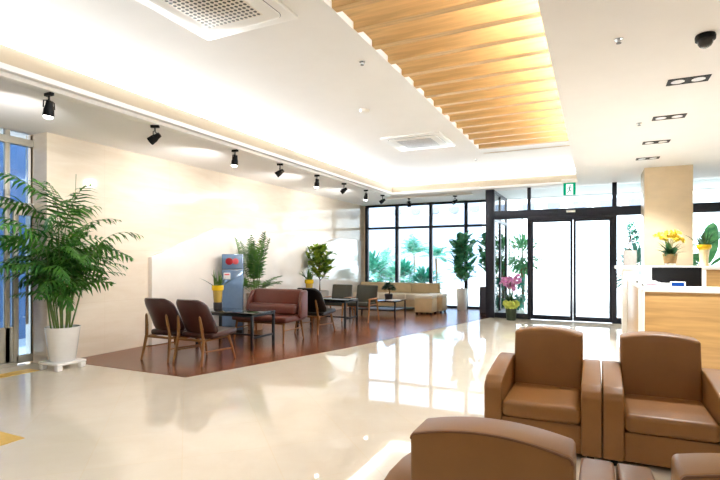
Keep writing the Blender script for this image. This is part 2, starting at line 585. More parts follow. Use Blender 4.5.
struct('wall_corner', MB().box(WX - .3, wx0 - .04, WY, WY + .15, 0, 3.0), 'wall')

# ------------------------------------------------------------------ entrance: sliding doors in a dark frame (door_1)
door = sempty('door_1', 'charcoal framed automatic sliding glass entrance doors')
X = lambda px: atY(px, 260, DY).x
xp0, xp1 = X(486), X(494.5)
xm, xc0, xc1, xr, xe = X(529), X(570.5), X(575.5), X(614.5), XR
mb = MB()
mb.box(xp0, xp1, DY - .06, DY + .12, 0, 3.0, .004)
mb.build('post', 'frame', door)
MB().box(xp1, xe, DY - .03, DY + .12, 2.30, 2.49, .004).build('header', 'frame', door)
MB().box(xm - .02, xr + .02, DY - .05, DY + .10, 2.245, 2.33, .004).build('track_housing', 'frame', door)
MB().box(xp1, xm, DY - .0, DY + .08, 0.0, .12, .003).build('sill_rail', 'frame', door)
MB().box(xm - .035, xm + .035, DY - .02, DY + .1, 0, 3.0, .003).build('mullion', 'frame', door)
MB().box(xr - .045, xr + .045, DY - .02, DY + .1, 0, 3.0, .003).build('mullion', 'frame', door)
for a, b in ((xm + .035, (xc0 + xc1) / 2 - .005), ((xc0 + xc1) / 2 + .005, xr - .045)):
    mb = MB()
    mb.box(a, a + .055, DY + .0, DY + .05, .01, 2.25, .003)
    mb.box(b - .055, b, DY + .0, DY + .05, .01, 2.25, .003)
    mb.box(a + .055, b - .055, DY + .0, DY + .05, .01, .11, .003)
    mb.box(a + .055, b - .055, DY + .0, DY + .05, 2.2, 2.25, .003)
    lf = mb.build('sliding_leaf', 'frame', door)
    MB().box(a + .055, b - .055, DY + .02, DY + .03, .11, 2.2).build('pane', 'glass', lf)
MB().box(xp1, xm - .035, DY + .02, DY + .03, .12, 2.3).build('pane', 'glass', door)
MB().box(xp1, xm - .035, DY + .04, DY + .05, 2.49, 2.97).build('pane', 'glass', door)
MB().box(xm + .035, xr - .045, DY + .04, DY + .05, 2.49, 2.97).build('pane', 'glass', door)
MB().box(xr + .045, xe, DY + .04, DY + .05, 2.49, 2.97).build('pane', 'glass', door)
MB().box(xr + .045, xe, DY + .02, DY + .03, .12, 2.3).build('pane', 'glass', door)
MB().box(xr + .045, xe, DY, DY + .08, 0.0, .12, .003).build('sill_rail', 'frame', door)
s0, s1 = X(566.5), X(575.5)
MB().box(s0, s1, DY - .10, DY - .03, 2.395, 2.44, .008).build('motion_sensor', 'wplastic', door)
# glazed return between the window wall and the door frame
ret = sempty('window_2', 'dark framed glass return beside the entrance doors')
mb = MB()
mb.box(-2.2, -2.14, DY + .12, WY + .1, 0, .08)
mb.box(-2.2, -2.14, DY + .12, WY + .1, 2.27, 2.34)
mb.box(-2.2, -2.14, DY + .12, WY + .1, 2.94, 3.0)
mb.box(-2.2, -2.14, WY - .0, WY + .1, 0, 3.0)
mb.box(-2.2, -2.14, 12.65, 12.73, 0, 3.0)
mb.build('window_frame', 'frame', ret)
MB().box(-2.175, -2.165, DY + .12, WY, .08, 2.94).build('pane', 'glass', ret)

# ------------------------------------------------------------------ glazed side at far left (door_2)
side = sempty('door_2', 'tall glazed side entrance with pale metal posts and tinted panes')
Yg = lambda px: atX(px, 260, GX).y
mb = MB()
mb.box(GX - .05, GX + .05, YB, WS, 2.83, 2.92, .004)
mb.box(GX - .05, GX + .05, YB, WS, 2.0, 2.09, .004)
mb.box(GX - .05, GX + .05, YB, Yg(15), .0, .05)
mb.build('door_frame', 'alu', side)
for px in (6.8, 38.8):
    y = Yg(px)
    MB().box(GX - .03, GX + .02, y - .03, y + .03, 0, 3.0, .004).build('post', 'alu', side)
ya, yb2 = Yg(15), Yg(36)
mb = MB()
mb.box(GX - .03, GX + .03, ya - .03, ya + .03, .02, 2.0, .004)
mb.box(GX - .03, GX + .03, yb2 - .01, yb2 + .03, .02, 2.0, .004)
mb.box(GX - .03, GX + .03, ya, yb2, .02, .12, .004)
mb.box(GX - .03, GX + .03, ya, yb2, 1.93, 2.0, .004)
lf = mb.build('door_leaf', 'alu', side)
MB().box(GX - .006, GX + .006, ya + .03, yb2 - .01, .12, 1.93).build('pane', 'glass_blue', lf)
yh = Yg(22.8)
mb = MB()
mb.tube([(GX + .09, yh, .52), (GX + .09, yh, 1.27)], .018, 12)
for z in (.62, 1.17):
    mb.tube([(GX + .02, yh, z), (GX + .09, yh, z)], .012, 10)
mb.build('pull_handle', 'steel', lf)
MB().box(GX - .006, GX + .006, YB, Yg(15) - .03, .5, 2.0).build('pane', 'glass_blue', side)
MB().box(GX - .006, GX + .006, YB, WS - .05, 2.09, 2.83).build('pane', 'glass_blue', side)
MB().box(GX - .006, GX + .006, YB, WS - .05, 2.92, 3.0).build('pane', 'glass', side)
MB().box(GX - .04, GX + .02, YB, Yg(15) - .03, .05, .5, .005).build('kick_panel', 'alu', side)
struct('trim_7', MB().box(GX - .02, GX + .03, Yg(44), WS, 0, 3.0, .004), 'pillar')
# blue clad building outside the side door
struct('wall_outer', MB().box(-9.3, -9.0, -8, 9.0, -.2, 3.4), 'bluewall')
struct('ground_side', MB().box(-9.0, -6.76, -8, 9, -.25, -.02), 'pave')

# ------------------------------------------------------------------ yellow guide strips set in the floor
a, b = atZ(-6, 378.5), atZ(48, 364.5)
dv = Vector((0, 1))
tag(MB().box(-6.33, -6.12, 1.2, 3.72, 0, .004).build('guide_strip', 'tactile'),
    'long yellow guide strip along the tinted side door', 'floor marking')
g = atZ(3, 440.5)
tag(MB().prism([(g.x - .35, g.y - .12), (g.x + .1, g.y - .12), (g.x + .1, g.y + .1), (g.x - .35, g.y + .1)], 'z', 0, .004).build('guide_tile', 'tactile'),
    'short yellow guide tile at the left edge of the floor', 'floor marking')

# ------------------------------------------------------------------ things on the ceiling
# slatted timber ceiling in the recess
sl = thing('slatted_ceiling', 'long row of pale timber slats set into the ceiling', 'ceiling slats', (0, 0, ZC))
ys = []
for px, py in ((332, 9.5), (353, 29), (370, 47), (387, 62), (399, 74), (412, 85), (422, 95), (432, 105), (441, 113), (448, 120), (455, 126), (462, 132.5), (467, 137.5), (472, 143), (477.5, 148), (482.5, 153)):
    d = (ZC - CH) * Fpx / (HY - py)
    u = (SX0 / d + ST) / CT
    ys.append(d * (CT + u * ST))
n = len(ys)
pitch = (ys[-1] - ys[1]) / (n - 2)
y0 = ys[-1]
prof = [(SX0 + .004, 0), (.06, 0), (.06, .20), (SX0 - .16, .20), (SX0 - .16, .07), (SX0 + .004, .07)]
slat_me = None
k = 0
while y0 - k * pitch > SY0 + .1:
    y = y0 - k * pitch
    if slat_me is None:
        o = MB().prism(prof, 'y', 0, .085, bev=.004, seg=1).build('slat', 'slat', sl)
        slat_me = o.data
    else:
        o = bpy.data.objects.new('slat', slat_me)
        COL.objects.link(o)
        o.parent = sl
    o.location = (0, y, 0)
    k += 1

# air conditioning cassettes
def cassette(name_label, cx, cy, s, perf, loc):
    t = thing('air_conditioner', name_label, 'air conditioner', (cx, cy, ZC), 0, 'ceiling cassettes')
    h = s / 2
    mb = MB()
    mb.prism([(-h, -h), (h, -h), (h, h), (-h, h)], 'z', -.03, .0, bev=.012, seg=3)
    mb.build('panel', 'wplastic', t)
    k = h * .82
    r = .07
    pts = []
    for sx, sy, a0 in ((1, 1, 0), (-1, 1, 90), (-1, -1, 180), (1, -1, 270)):
        for q in range(5):
            a = math.radians(a0 + q * 22.5)
            pts.append((sx * (k - r) + r * math.cos(a), sy * (k - r) + r * math.sin(a)))
    MB().prism([(x * 1.012, y * 1.012) for x, y in pts], 'z', -.033, -.029).build('shadow_gap', 'cable', t)
    MB().prism(pts, 'z', -.042, -.028, bev=.005).build('louvre_frame', 'wplastic', t)
    g = h * .58
    MB().box(-g, g, -g, g, -.046, -.040, .002).build('grille', perf, t)
    return t


cassette('white square ceiling air conditioner with dotted grille, the one nearest the camera', -2.665, 2.92, .96, 'perf', 0)
cassette('white square ceiling air conditioner with plain grey grille, farther off above the lounge', -2.67, 7.88, 1.0, 'perffar', 0)


# track spotlights: the lit ones hang straight, the dark ones tip over
def spotlight(label, loc, tilt, rz, lit):
    t = thing('track_spotlight', label, 'spotlight', loc, rz, 'track spotlights')
    MB().box(-.02, .02, -.05, .05, -.03, 0, .004).build('adapter', 'dark', t)
    mb = MB()
    mb.tube([(0, 0, -.03), (0, 0, -.075)], .009, 8)
    for sx in (-1, 1):
        mb.tube([(0, 0, -.07), (sx * .05, 0, -.085), (sx * .054, 0, -.15)], .006, 6)
    mb.build('yoke', 'dark', t)
    rot = Matrix.Translation((0, 0, -.15)) @ Matrix.Rotation(tilt, 4, 'X')
    mb = MB()
    mb.lathe([(.012, .075), (.03, .07), (.034, .03), (.046, -.01), (.050, -.075), (.044, -.075), (.040, -.03)], 18)
    mb.bm.transform(rot)
    mb.build('lamp_head', 'dark', t)
    mb = MB()
    mb.lathe([(.041, -.045), (.040, -.085), (.026, -.098), (.004, -.102)] if lit else [(.041, -.045), (.030, -.055), (.008, -.06)], 18)
    mb.bm.transform(rot)
    mb.build('lens', 'bulb' if lit else 'lampoff', t)
    return t


LT = []


def spot_lamp(loc, target, power, size=1.3, blend=.8, col=(1, .985, .97), rad=.04):
    d = bpy.data.lights.new('spot_lamp', 'SPOT')
    d.energy = power
    d.spot_size = size
    d.spot_blend = blend
    d.color = col
    d.shadow_soft_size = rad
    o = bpy.data.objects.new('spot_lamp', d)
    COL.objects.link(o)
    o.location = loc
    o.rotation_euler = (Vector(target) - Vector(loc)).to_track_quat('-Z', 'Y').to_euler()
    return o


def area_lamp(loc, rot, sx, sy, power, col=(1, .95, .87), spread=PI):
    d = bpy.data.lights.new('area_lamp', 'AREA')
    d.shape = 'RECTANGLE'
    d.size = sx
    d.size_y = sy
    d.energy = power
    d.color = col
    d.spread = spread
    o = bpy.data.objects.new('area_lamp', d)
    COL.objects.link(o)
    o.location = loc
    o.rotation_euler = rot
    return o


rail = [(49, 1, 'lit black track spotlight first along the rail, above the side entrance'),
        (155, 0, 'tilted black track spotlight second along the rail from the side entrance'),
        (235, 1, 'lit track spotlight third along the rail, above the wall panel slope'),
        (280, 0, 'tilted black track spotlight fourth along the rail, above the blue drink cooler'),
        (317, 1, 'lit track spotlight fifth along the rail, above the yellow green tree'),
        (344, 0, 'tilted black track spotlight sixth along the rail from the side entrance'),
        (366, 1, 'lit track spotlight seventh along the rail, near the room corner'),
        (382.5, 0, 'tilted black track spotlight at the far corner end of the long rail')]
for px, lit, lab in rail:
    u = (px - CX) / Fpx
    d = -4.73 / (u * CT - ST)
    y = d * (CT + u * ST)
    spotlight(lab, (-4.73, y, 2.955), 0.15 if lit else .95, 2.02 if not lit else PI / 2, lit)
    if lit:
        spot_lamp((-4.86, y, 2.68), (-6.38, y + .2, 2.35), 40, 2.2, 1.0)
spotlight('small grey track spotlight on the short rail left of the window centre', (atY(409, 260, ra.y).x, ra.y, 2.955), .3, 0, 0)
spotlight('black track spotlight on the short rail above the beige ottomans', (atY(455, 260, ra.y).x, ra.y, 2.955), .95, 2.4, 0)

# recessed twin downlights in the right-hand soffit
for y, lab in ((5.36, 'black twin downlight nearest the dome camera'), (6.65, 'black twin downlight second from the dome camera'),
               (7.98, 'black twin downlight third from the dome camera'), (9.2, 'black twin downlight closest to the stone pillar')):
    t = thing('twin_downlight', lab, 'downlight', (.77, y, ZS), 0, 'twin downlights')
    mb = MB()
    mb.box(-.165, .165, -.085, -.07, -.006, .0)
    mb.box(-.165, .165, .07, .085, -.006, .0)
    mb.box(-.165, -.15, -.07, .07, -.006, .0)
    mb.box(.15, .165, -.07, .07, -.006, .0)
    mb.box(-.012, .012, -.07, .07, -.006, .0)
    mb.build('trim_frame', 'dark', t)
    MB().box(-.15, .15, -.07, .07, -.003, -.001).build('backing', 'dark', t)
    for sx in (-.08, .08):
        MB().lathe([(.055, -.006), (.052, -.004), (.03, -.0045), (.005, -.004)], 18, (sx, 0, 0)).build('lamp', 'lampoff', t)
    for sx in (-.08, .08):
        spot_lamp((.77 + sx, y, 2.98), (.77 + sx, y, 0), 95, 1.9, .9, (.92, .96, 1))

# dome camera
t = thing('ceiling_camera', 'black dome security camera on the right-hand ceiling', 'security camera', (.73, 4.34, ZS))
MB().lathe([(.062, 0), (.066, -.012), (.064, -.04), (.05, -.048), (.02, -.05)], 28).build('housing', 'dark', t)
MB().lathe([(.05, -.045), (.047, -.065), (.036, -.083), (.018, -.094), (.003, -.097)], 24).build('lens_dome', mat('smoked_dome', (58, 56, 54), 0.08, spec=.8), t)
# smoke detector and sprinkler heads
t = thing('smoke_detector', 'round white smoke detector on the tray ceiling near the slats', 'smoke detector', (-2.77, 5.93, ZC))
MB().lathe([(.07, 0), (.07, -.012), (.058, -.03), (.03, -.04), (.004, -.042)], 24).build('housing', 'white', t)
for x, y, z, lab in ((-2.12, 4.48, ZC, 'small sprinkler head beside the left edge of the timber slats'),
                     (-2.13, 9.76, ZC, 'dark sprinkler head past the far end of the slats'),
                     (.16, 4.14, ZS, 'small sprinkler head on the soffit right of the slats'),
                     (.48, 6.78, ZS, 'small sprinkler head on the soffit near the downlights')):
    t = thing('ceiling_sprinkler', lab, 'sprinkler', (x, y, z), 0, 'ceiling sprinklers')
    MB().lathe([(.03, 0), (.03, -.006), (.012, -.010), (.010, -.03)], 16).build('cap', 'steel', t)
    MB().lathe([(.018, -.03), (.018, -.034), (.004, -.036)], 14).build('deflector', 'cable', t)

# exit sign hanging from the soffit
t = thing('exit_sign', 'green hanging exit sign with a running man above the entrance', 'exit sign', (-.47, 10.9, 2.68))
MB().box(-.15, .15, -.05, .05, .245, .32, .006).build('mount', 'white', t)
MB().box(-.115, .115, -.025, .025, .0, .245, .006).build('sign_body', 'exitgreen', t)
MB().box(-.062, .066, -.029, -.024, .0, .215).build('sign_panel', 'exitwhite', t)
mb = MB()
mb.ball((.012, -.031, .178), .017, (1, .3, 1))
for p, q, r in (((.008, .155), (-.004, .10), .013), ((.006, .15), (-.034, .135), .008), ((-.034, .135), (-.044, .105), .007),
                ((.008, .15), (.036, .13), .008), ((.036, .13), (.05, .148), .007), ((-.004, .10), (.03, .075), .010), ((.03, .075), (.03, .03), .009),
                ((-.004, .10), (-.018, .06), .010), ((-.018, .06), (-.05, .04), .009)):
    mb.tube([(p[0], -.031, p[1]), (q[0], -.031, q[1])], r, 6, flat=1)
mb.build('pictogram', 'exitman', t)


# ------------------------------------------------------------------ tan leather armchairs
def armchair():
    t = thing('armchair', 'tan leather armchair', 'armchair', (0, 0, 0), 0, 'tan leather armchairs')
    MB().box(-.271, .271, -.405, .36, .045, .245, .012, 2).build('base', 'leather', t)
    b = bmesh.new()
    mb = MB()
    mb.box(-.268, .268, -.432, .20, .25, .372, .036, 5)
    for v in mb.bm.verts:
        if v.co.z > .33:
            v.co.z += .014 * (1 - (v.co.x / .26) ** 2) * (1 - ((v.co.y + .11) / .34) ** 2)
        if v.co.y < -.40:
            v.co.y -= .008 * (1 - (v.co.x / .26) ** 2)
    mb.build('seat_cushion', 'leather', t, 60)
    prof = [(-.425, .045), (-.425, .455), (-.405, .492), (-.34, .528), (-.10, .562), (.16, .592), (.30, .592), (.405, .57), (.425, .53), (.425, .045)]
    for s_ in (-1, 1):
        x0, x1 = (-.400, -.270) if s_ < 0 else (.270, .400)
        MB().prism(prof, 'x', x0, x1, .014, 4).build('arm', 'leather', t, 60)
    W = .268
    out = [(-W, .05), (W, .05), (W, .78)]
    for i in range(1, 4):
        a = PI / 2 * i / 4
        out.append((W - .022 + .022 * math.cos(a), .78 + .022 * math.sin(a)))
    for i in range(0, 13):
        x = (W - .022) * (1 - 2 * i / 12)
        out.append((x, .802 + .032 * (1 - (x / (W - .022)) ** 2)))
    for i in range(1, 4):
        a = PI / 2 + PI / 2 * i / 4
        out.append((-(W - .022) + .022 * math.cos(a), .78 + .022 * math.sin(a)))
    out.append((-W, .78))
    mb = MB()
    mb.prism(out, 'y', .20, .425)
    es = [e for e in mb.bm.edges if abs(e.verts[0].co.y - e.verts[1].co.y) < 1e-5 and e.verts[0].co.y < .3]
    es2 = [e for e in mb.bm.edges if abs(e.verts[0].co.y - e.verts[1].co.y) < 1e-5 and e.verts[0].co.y > .3]
    bmesh.ops.bevel(mb.bm, geom=es, offset=.035, segments=4, profile=.5, affect='EDGES', clamp_overlap=True)
    bmesh.ops.bevel(mb.bm, geom=[e for e in es2 if e.is_valid], offset=.014, segments=3, profile=.5, affect='EDGES', clamp_overlap=True)
    for v in mb.bm.verts:                      # the front of the back leans, the rear stays upright
        if v.co.y < .33:
            v.co.y += (v.co.z - .6) * .17
    bk = mb.build('backrest', 'leather', t, 60)
    ring = [(x * .985, .4235, z - .004) for x, z in out[2:]]
    MB().tube(ring, .0045, 6).build('piping', 'seam', bk)
    for sx in (-.33, .33):
        for y in (-.37, .37):
            MB().lathe([(.022, 0), (.026, .046)], 12, (sx, y, 0)).build('foot', 'dark', t)
    for c in kids(t):
        c.data.transform(Matrix.Scale(.957, 4))
        for g_ in kids(c):
            g_.data.transform(Matrix.Scale(.957, 4))
    return t


ac = armchair()
ac.location = (-.343, 4.0, 0)
ac['label'] = 'tan leather armchair facing the camera, left of the two, in front of the entrance'
dup(ac, (.430, 4.0, 0), 0, 'tan leather armchair facing the camera in front of the oak reception desk')
dup(ac, (-.3125, 1.987, 0), PI, 'tan leather armchair with its back to the camera at bottom centre')
dup(ac, (.4645, 1.987, 0), PI, 'tan leather armchair with its back to the camera cut off at bottom right corner')


# ------------------------------------------------------------------ wooden framed lounge chairs
def shell(mb, W, H, th, fn, nu=14, nv=14):
    """padded shell: fn(u,v) gives the mid point and the normal; u -1..1, v 0..1"""
    def half(v):
        t = abs(2 * v - 1)
        return W * (1 - .30 * max(0, (t - .55) / .45) ** 2.6) * (1.0 - .10 * v)
    fr, bk = [], []
    for j in range(nv + 1):
        v = j / nv
        ra_, rb_ = [], []
        for i in range(nu + 1):
            u = -1 + 2 * i / nu
            p, nrm = fn(u * half(v), v)
            e = min(1, 3.2 * (1 - abs(u)) + .12) ** .5 * min(1, 4.5 * min(v, 1 - v) + .12) ** .5
            ra_.append(mb.bm.verts.new(p + nrm * th * .5 * e))
            rb_.append(mb.bm.verts.new(p - nrm * th * .5 * e))
        fr.append(ra_)
        bk.append(rb_)
    f = mb.bm.faces.new
    for j in range(nv):
        for i in range(nu):
            f((fr[j][i], fr[j][i + 1], fr[j + 1][i + 1], fr[j + 1][i]))
            f((bk[j][i], bk[j + 1][i], bk[j + 1][i + 1], bk[j][i + 1]))
    for i in range(nu):
        f((fr[0][i], bk[0][i], bk[0][i + 1], fr[0][i + 1]))
        f((fr[nv][i], fr[nv][i + 1], bk[nv][i + 1], bk[nv][i]))
    for j in range(nv):
        f((fr[j][0], fr[j + 1][0], bk[j + 1][0], bk[j][0]))
        f((fr[j][nu], bk[j][nu], bk[j + 1][nu], fr[j + 1][nu]))


def lounge_chair(label, skin):
    """sits facing +Y"""
    t = thing('lounge_chair', label, 'lounge chair', (0, 0, 0), 0, None)

    def back(x, v):
        y = -.12 - .20 * v - .05 * v * v + .9 * x * x
        z = .35 + .49 * v
        return Vector((x, y, z)), Vector((-1.2 * x, .92, .38)).normalized()
    mb = MB()
    shell(mb, .285, .5, .075, back)
    mb.build('backrest', skin, t, 80)
    mb = MB()
    mb.box(-.27, .27, -.18, .31, .355, .43, .03, 4)
    for v in mb.bm.verts:
        v.co.z += (v.co.y - .37) * .07
    mb.build('seat', skin, t, 60)
    for s_ in (-1, 1):
        MB().tube([(s_ * .245, -.345, 0), (s_ * .23, -.31, .18), (s_ * .215, -.285, .33), (s_ * .20, -.295, .46), (s_ * .185, -.315, .60), (s_ * .182, -.32, .63)],
                  [.014, .019, .023, .022, .017, .008], 8).build('leg', 'leg', t)
        MB().tube([(s_ * .25, .285, 0), (s_ * .235, .24, .16), (s_ * .215, .195, .325)], [.013, .019, .022], 8).build('leg', 'leg', t)
        MB().tube([(s_ * .214, -.285, .31), (s_ * .215, .20, .325)], .017, 8).build('side_rail', 'leg', t)
        MB().tube([(s_ * .222, -.28, .17), (s_ * .235, .235, .15)], .010, 8).build('stretcher', 'leg', t)
    MB().tube([(-.215, -.285, .315), (.215, -.285, .315)], .017, 8).build('cross_rail', 'leg', t)
    MB().tube([(-.215, .195, .315), (.215, .195, .315)], .017, 8).build('cross_rail', 'leg', t)
    return t


lc = lounge_chair('oxblood leather lounge chair with ash legs, left of the pair seen from behind', 'brown')
lc['group'] = 'oxblood lounge chairs'
lc.location = (-5.29, 5.06, 0)
dup(lc, (-4.72, 5.07, 0), 0, 'oxblood leather lounge chair with ash legs, right of the pair seen from behind', 'oxblood lounge chairs')
bc = lounge_chair('black leather lounge chair with ash legs behind the brown loveseat', 'black')
bc.location = (-4.74, 7.98, 0)


# loveseat, facing -Y
t = thing('loveseat', 'chestnut leather loveseat with wrapped back and lumbar bolster behind the first table', 'loveseat', (-5.02, 6.9, 0))
mb = MB()
mb.box(-.55, .55, -.33, .30, .33, .425, .03, 4)
mb.build('seat', 'brown2', t, 60)
out = [(-.575, .36), (.575, .36), (.56, .62), (.515, .80), (.46, .842), (-.46, .842), (-.515, .80), (-.56, .62)]
mb = MB()
mb.prism(out, 'y', .16, .29, .035, 4)
for v in mb.bm.verts:
    v.co.y += (v.co.z - .36) * .16
mb.build('backrest', 'brown2', t, 60)
for s_ in (-1, 1):
    mb = MB()
    mb.prism([(.27, .37), (.06, .37), (.07, .46), (.12, .66), (.20, .81), (.34, .835), (.36, .80)], 'x', s_ * .565 - .035, s_ * .565 + .035, .025, 3)
    for v in mb.bm.verts:
        v.co.x -= s_ * max(0, v.co.z - .40) * .12
    mb.build('wing', 'brown2', t, 60)
mb = MB()
mb.box(-.50, .50, -.0, .15, .425, .60, .06, 5)
for v in mb.bm.verts:
    v.co.y += (v.co.z - .42) * .16 + .02
mb.build('lumbar_bolster', 'brown2', t, 60)
for s_ in (-1, 1):
    MB().tube([(s_ * .50, -.31, 0), (s_ * .475, -.26, .34)], [.013, .021], 8).build('leg', 'leg', t)
    MB().tube([(s_ * .50, .30, 0), (s_ * .475, .24, .34)], [.013, .021], 8).build('leg', 'leg', t)
    MB().tube([(s_ * .487, -.28, .2), (s_ * .487, .265, .2)], .010, 8).build('stretcher', 'leg', t)
MB().tube([(-.48, -.255, .315), (.48, -.255, .315)], .018, 8).build('cross_rail', 'leg', t)
MB().tube([(-.48, .24, .315), (.48, .24, .315)], .018, 8).build('cross_rail', 'leg', t)


# coffee tables
def coffee_table(label, loc, L, D, Hh, low=.17):
    t = thing('coffee_table', label, 'table', loc, 0, None)
    MB().box(-L / 2, L / 2, -D / 2, D / 2, Hh - .03, Hh, .003).build('tabletop', 'blackglass', t)
    for sx in (-1, 1):
        for sy in (-1, 1):
            MB().box(sx * (L / 2 - .022) - .018, sx * (L / 2 - .022) + .018, sy * (D / 2 - .022) - .018, sy * (D / 2 - .022) + .018, 0, Hh - .03, .002).build('leg', 'blackmetal', t)
    for sx in (-1, 1):
        MB().box(sx * (L / 2 - .022) - .012, sx * (L / 2 - .022) + .012, -D / 2 + .04, D / 2 - .04, low, low + .03, .002).build('stretcher', 'blackmetal', t)
        MB().box(sx * (L / 2 - .022) - .012, sx * (L / 2 - .022) + .012, -D / 2 + .04, D / 2 - .04, Hh - .06, Hh - .03, .002).build('apron_rail', 'blackmetal', t)
    for sy in (-1, 1):
        MB().box(-L / 2 + .04, L / 2 - .04, sy * (D / 2 - .022) - .012, sy * (D / 2 - .022) + .012, Hh - .06, Hh - .03, .002).build('apron_rail', 'blackmetal', t)
    MB().box(-L / 2 + .04, L / 2 - .04, -.012, .012, low, low + .028, .002).build('stretcher', 'blackmetal', t)
    return t


TZ = .555
coffee_table('black coffee table in front of the oxblood chairs with a yellow planter on it', (-5.13, 6.15, 0), 1.12, .58, TZ)['group'] = 'black coffee tables'
coffee_table('black coffee table between the black lounge chair and the grey chairs', (-5.0, 8.88, 0), 1.15, .58, TZ)['group'] = 'black coffee tables'

# grey chairs, facing -Y
def grey_chair(label, loc):
    t = thing('grey_chair', label, 'chair', loc, 0, 'grey upholstered chairs')
    mb = MB()
    mb.box(-.25, .25, .20, .27, .36, .78, .022, 3)
    for v in mb.bm.verts:
        v.co.y += (v.co.z - .40) * .22 - .02
    mb.build('backrest', 'grey', t, 60)
    mb = MB()
    mb.box(-.25, .25, -.25, .24, .34, .43, .025, 3)
    for v in mb.bm.verts:
        v.co.z -= (v.co.y + .25) * .06
    mb.build('seat', 'grey', t, 60)
    for s_ in (-1, 1):
        MB().tube([(s_ * .285, -.29, 0), (s_ * .275, -.20, .49)], [.014, .021], 8).build('leg', 'leglight', t)
        MB().tube([(s_ * .285, .29, 0), (s_ * .275, .17, .49)], [.014, .021], 8).build('leg', 'leglight', t)
        MB().box(s_ * .275 - .022, s_ * .275 + .022, -.24, .22, .485, .512, .008).build('armrest', 'leglight', t)
        MB().tube([(s_ * .27, -.21, .37), (s_ * .27, .19, .36)], .014, 8).build('side_rail', 'leglight', t)
    MB().tube([(-.27, -.2, .335), (.27, -.2, .335)], .014, 8).build('cross_rail', 'leglight', t)
    MB().tube([(-.27, .2, .335), (.27, .2, .335)], .014, 8).build('cross_rail', 'leglight', t)
    return t


gc = grey_chair('grey fabric chair with beech legs, left of the two beyond the black table', (-5.30, 9.84, 0))
dup(gc, (-4.66, 9.84, 0), 0, 'grey fabric chair with beech legs, right of the two beside the low table', 'grey upholstered chairs')

# long beige sofa under the window
t = thing('window_sofa', 'long beige sofa along the window wall', 'sofa', (-5.08, 13.0, 0))
L = 1.21
MB().box(-L, L, -.34, .34, .06, .26, .015).build('base', 'beige', t)
for i in range(3):
    a = -L + i * 2 * L / 3
    MB().box(a + .003, a + 2 * L / 3 - .003, -.36, .22, .26, .42, .03, 3).build('seat_cushion', 'cream', t, 60)
    mb = MB()
    mb.box(a + .003, a + 2 * L / 3 - .003, .16, .33, .40, .70, .035, 3)
    mb.build('back_cushion', 'beige', t, 60)
for sx in (-1, 1):
    for sy in (-.28, .28):
        MB().box(sx * (L - .08) - .025, sx * (L - .08) + .025, sy - .025, sy + .025, 0, .06).build('foot', 'dark', t)


def ottoman(label, loc, rz=0):
    t = thing('ottoman', label, 'ottoman', loc, rz, 'beige ottomans')
    MB().box(-.225, .225, -.225, .225, .05, .40, .012, 2).build('body', 'beige', t, 60)
    MB().box(-.23, .23, -.23, .23, .395, .475, .025, 3).build('cushion_top', 'cream', t, 60)
    for sx in (-.18, .18):
        for sy in (-.18, .18):
            MB().box(sx - .022, sx + .022, sy - .022, sy + .022, 0, .05).build('foot', 'dark', t)
    return t


ot = ottoman('beige cube ottoman beside the low table, the nearer of the two', (-3.83, 11.85, 0))
dup(ot, (-3.72, 12.36, 0), 0, 'beige cube ottoman against the sofa end, the farther of the two', 'beige ottomans')

# low table with shelf
t = thing('low_table', 'low black table with a shelf carrying the small bonsai', 'table', (-4.83, 11.1, 0))
MB().box(-.62, .62, -.37, .37, .35, .38, .004).build('tabletop', 'blackglass', t)
MB().box(-.58, .58, -.33, .33, .14, .16, .003).build('shelf', 'blackmetal', t)
for sx in (-1, 1):
    for sy in (-1, 1):
        MB().box(sx * .59 - .016, sx * .59 + .016, sy * .34 - .016, sy * .34 + .016, 0, .35).build('leg', 'blackmetal', t)
pc = atZ(412, 298, .38)
o = MB().box(-.11, .11, -.15, .15, 0, .012, .003).build('magazine', 'paper')
o.location = (-4.37, 11.0, .38)
o.rotation_euler = (0, 0, -.5)
tag(o, 'white magazine lying on the low black table beside the bonsai', 'magazine')


# ------------------------------------------------------------------ plants
def frond(lf, st, base, d, L, arch, ll, n_=13, w=.03, droop=.5, lim=None, taper=True, seg=2, vee=.25, t0=.12, roll=0.0):
    """pinnate frond: an arching midrib with leaflets on both sides"""
    d = Vector(d).normalized()
    p = Vector(base)
    rl = R.uniform(-roll, roll) if roll else 0
    pts = [p.copy()]
    k = 9
    for i in range(k):
        d = (d - Vector((0, 0, arch / k))).normalized()
        p = p + d * (L / k)
        pts.append(lim(p) if lim else p.copy())
    st.tube(pts, .0055 * max(.6, L), 4, r1=.0015)
    for i in range(n_):
        t = t0 + (1 - t0) * i / (n_ - 1)
        f = t * k
        a = min(k - 1, int(f))
        q = pts[a].lerp(pts[a + 1], f - a)
        dr = (pts[a + 1] - pts[a]).normalized()
        sd = dr.cross(Vector((0, 0, 1)))
        if sd.length < .05:
            sd = Vector((1, 0, 0))
        sd.normalize()
        if roll:
            sd = Matrix.Rotation(rl, 3, dr) @ sd
        up = sd.cross(dr).normalized()
        s = ll * (math.sin(PI * (t * .80 + .17)) ** .6 if taper else 1) * R.uniform(.88, 1.1)
        for g in (-1, 1):
            v = (sd * g * .95 + dr * (.35 + .75 * t) + up * vee).normalized()
            lf.leaf(q, v, up, s, w, droop * R.uniform(.6, 1.3), seg, .1, lim, 'strap' if seg < 3 else 'oval')
        if i == n_ - 1:
            lf.leaf(q, dr, up, s * .9, w, droop, seg, .1, lim, 'strap')


def polar(a, tilt):
    return Vector((math.cos(a) * math.sin(tilt), math.sin(a) * math.sin(tilt), math.cos(tilt)))


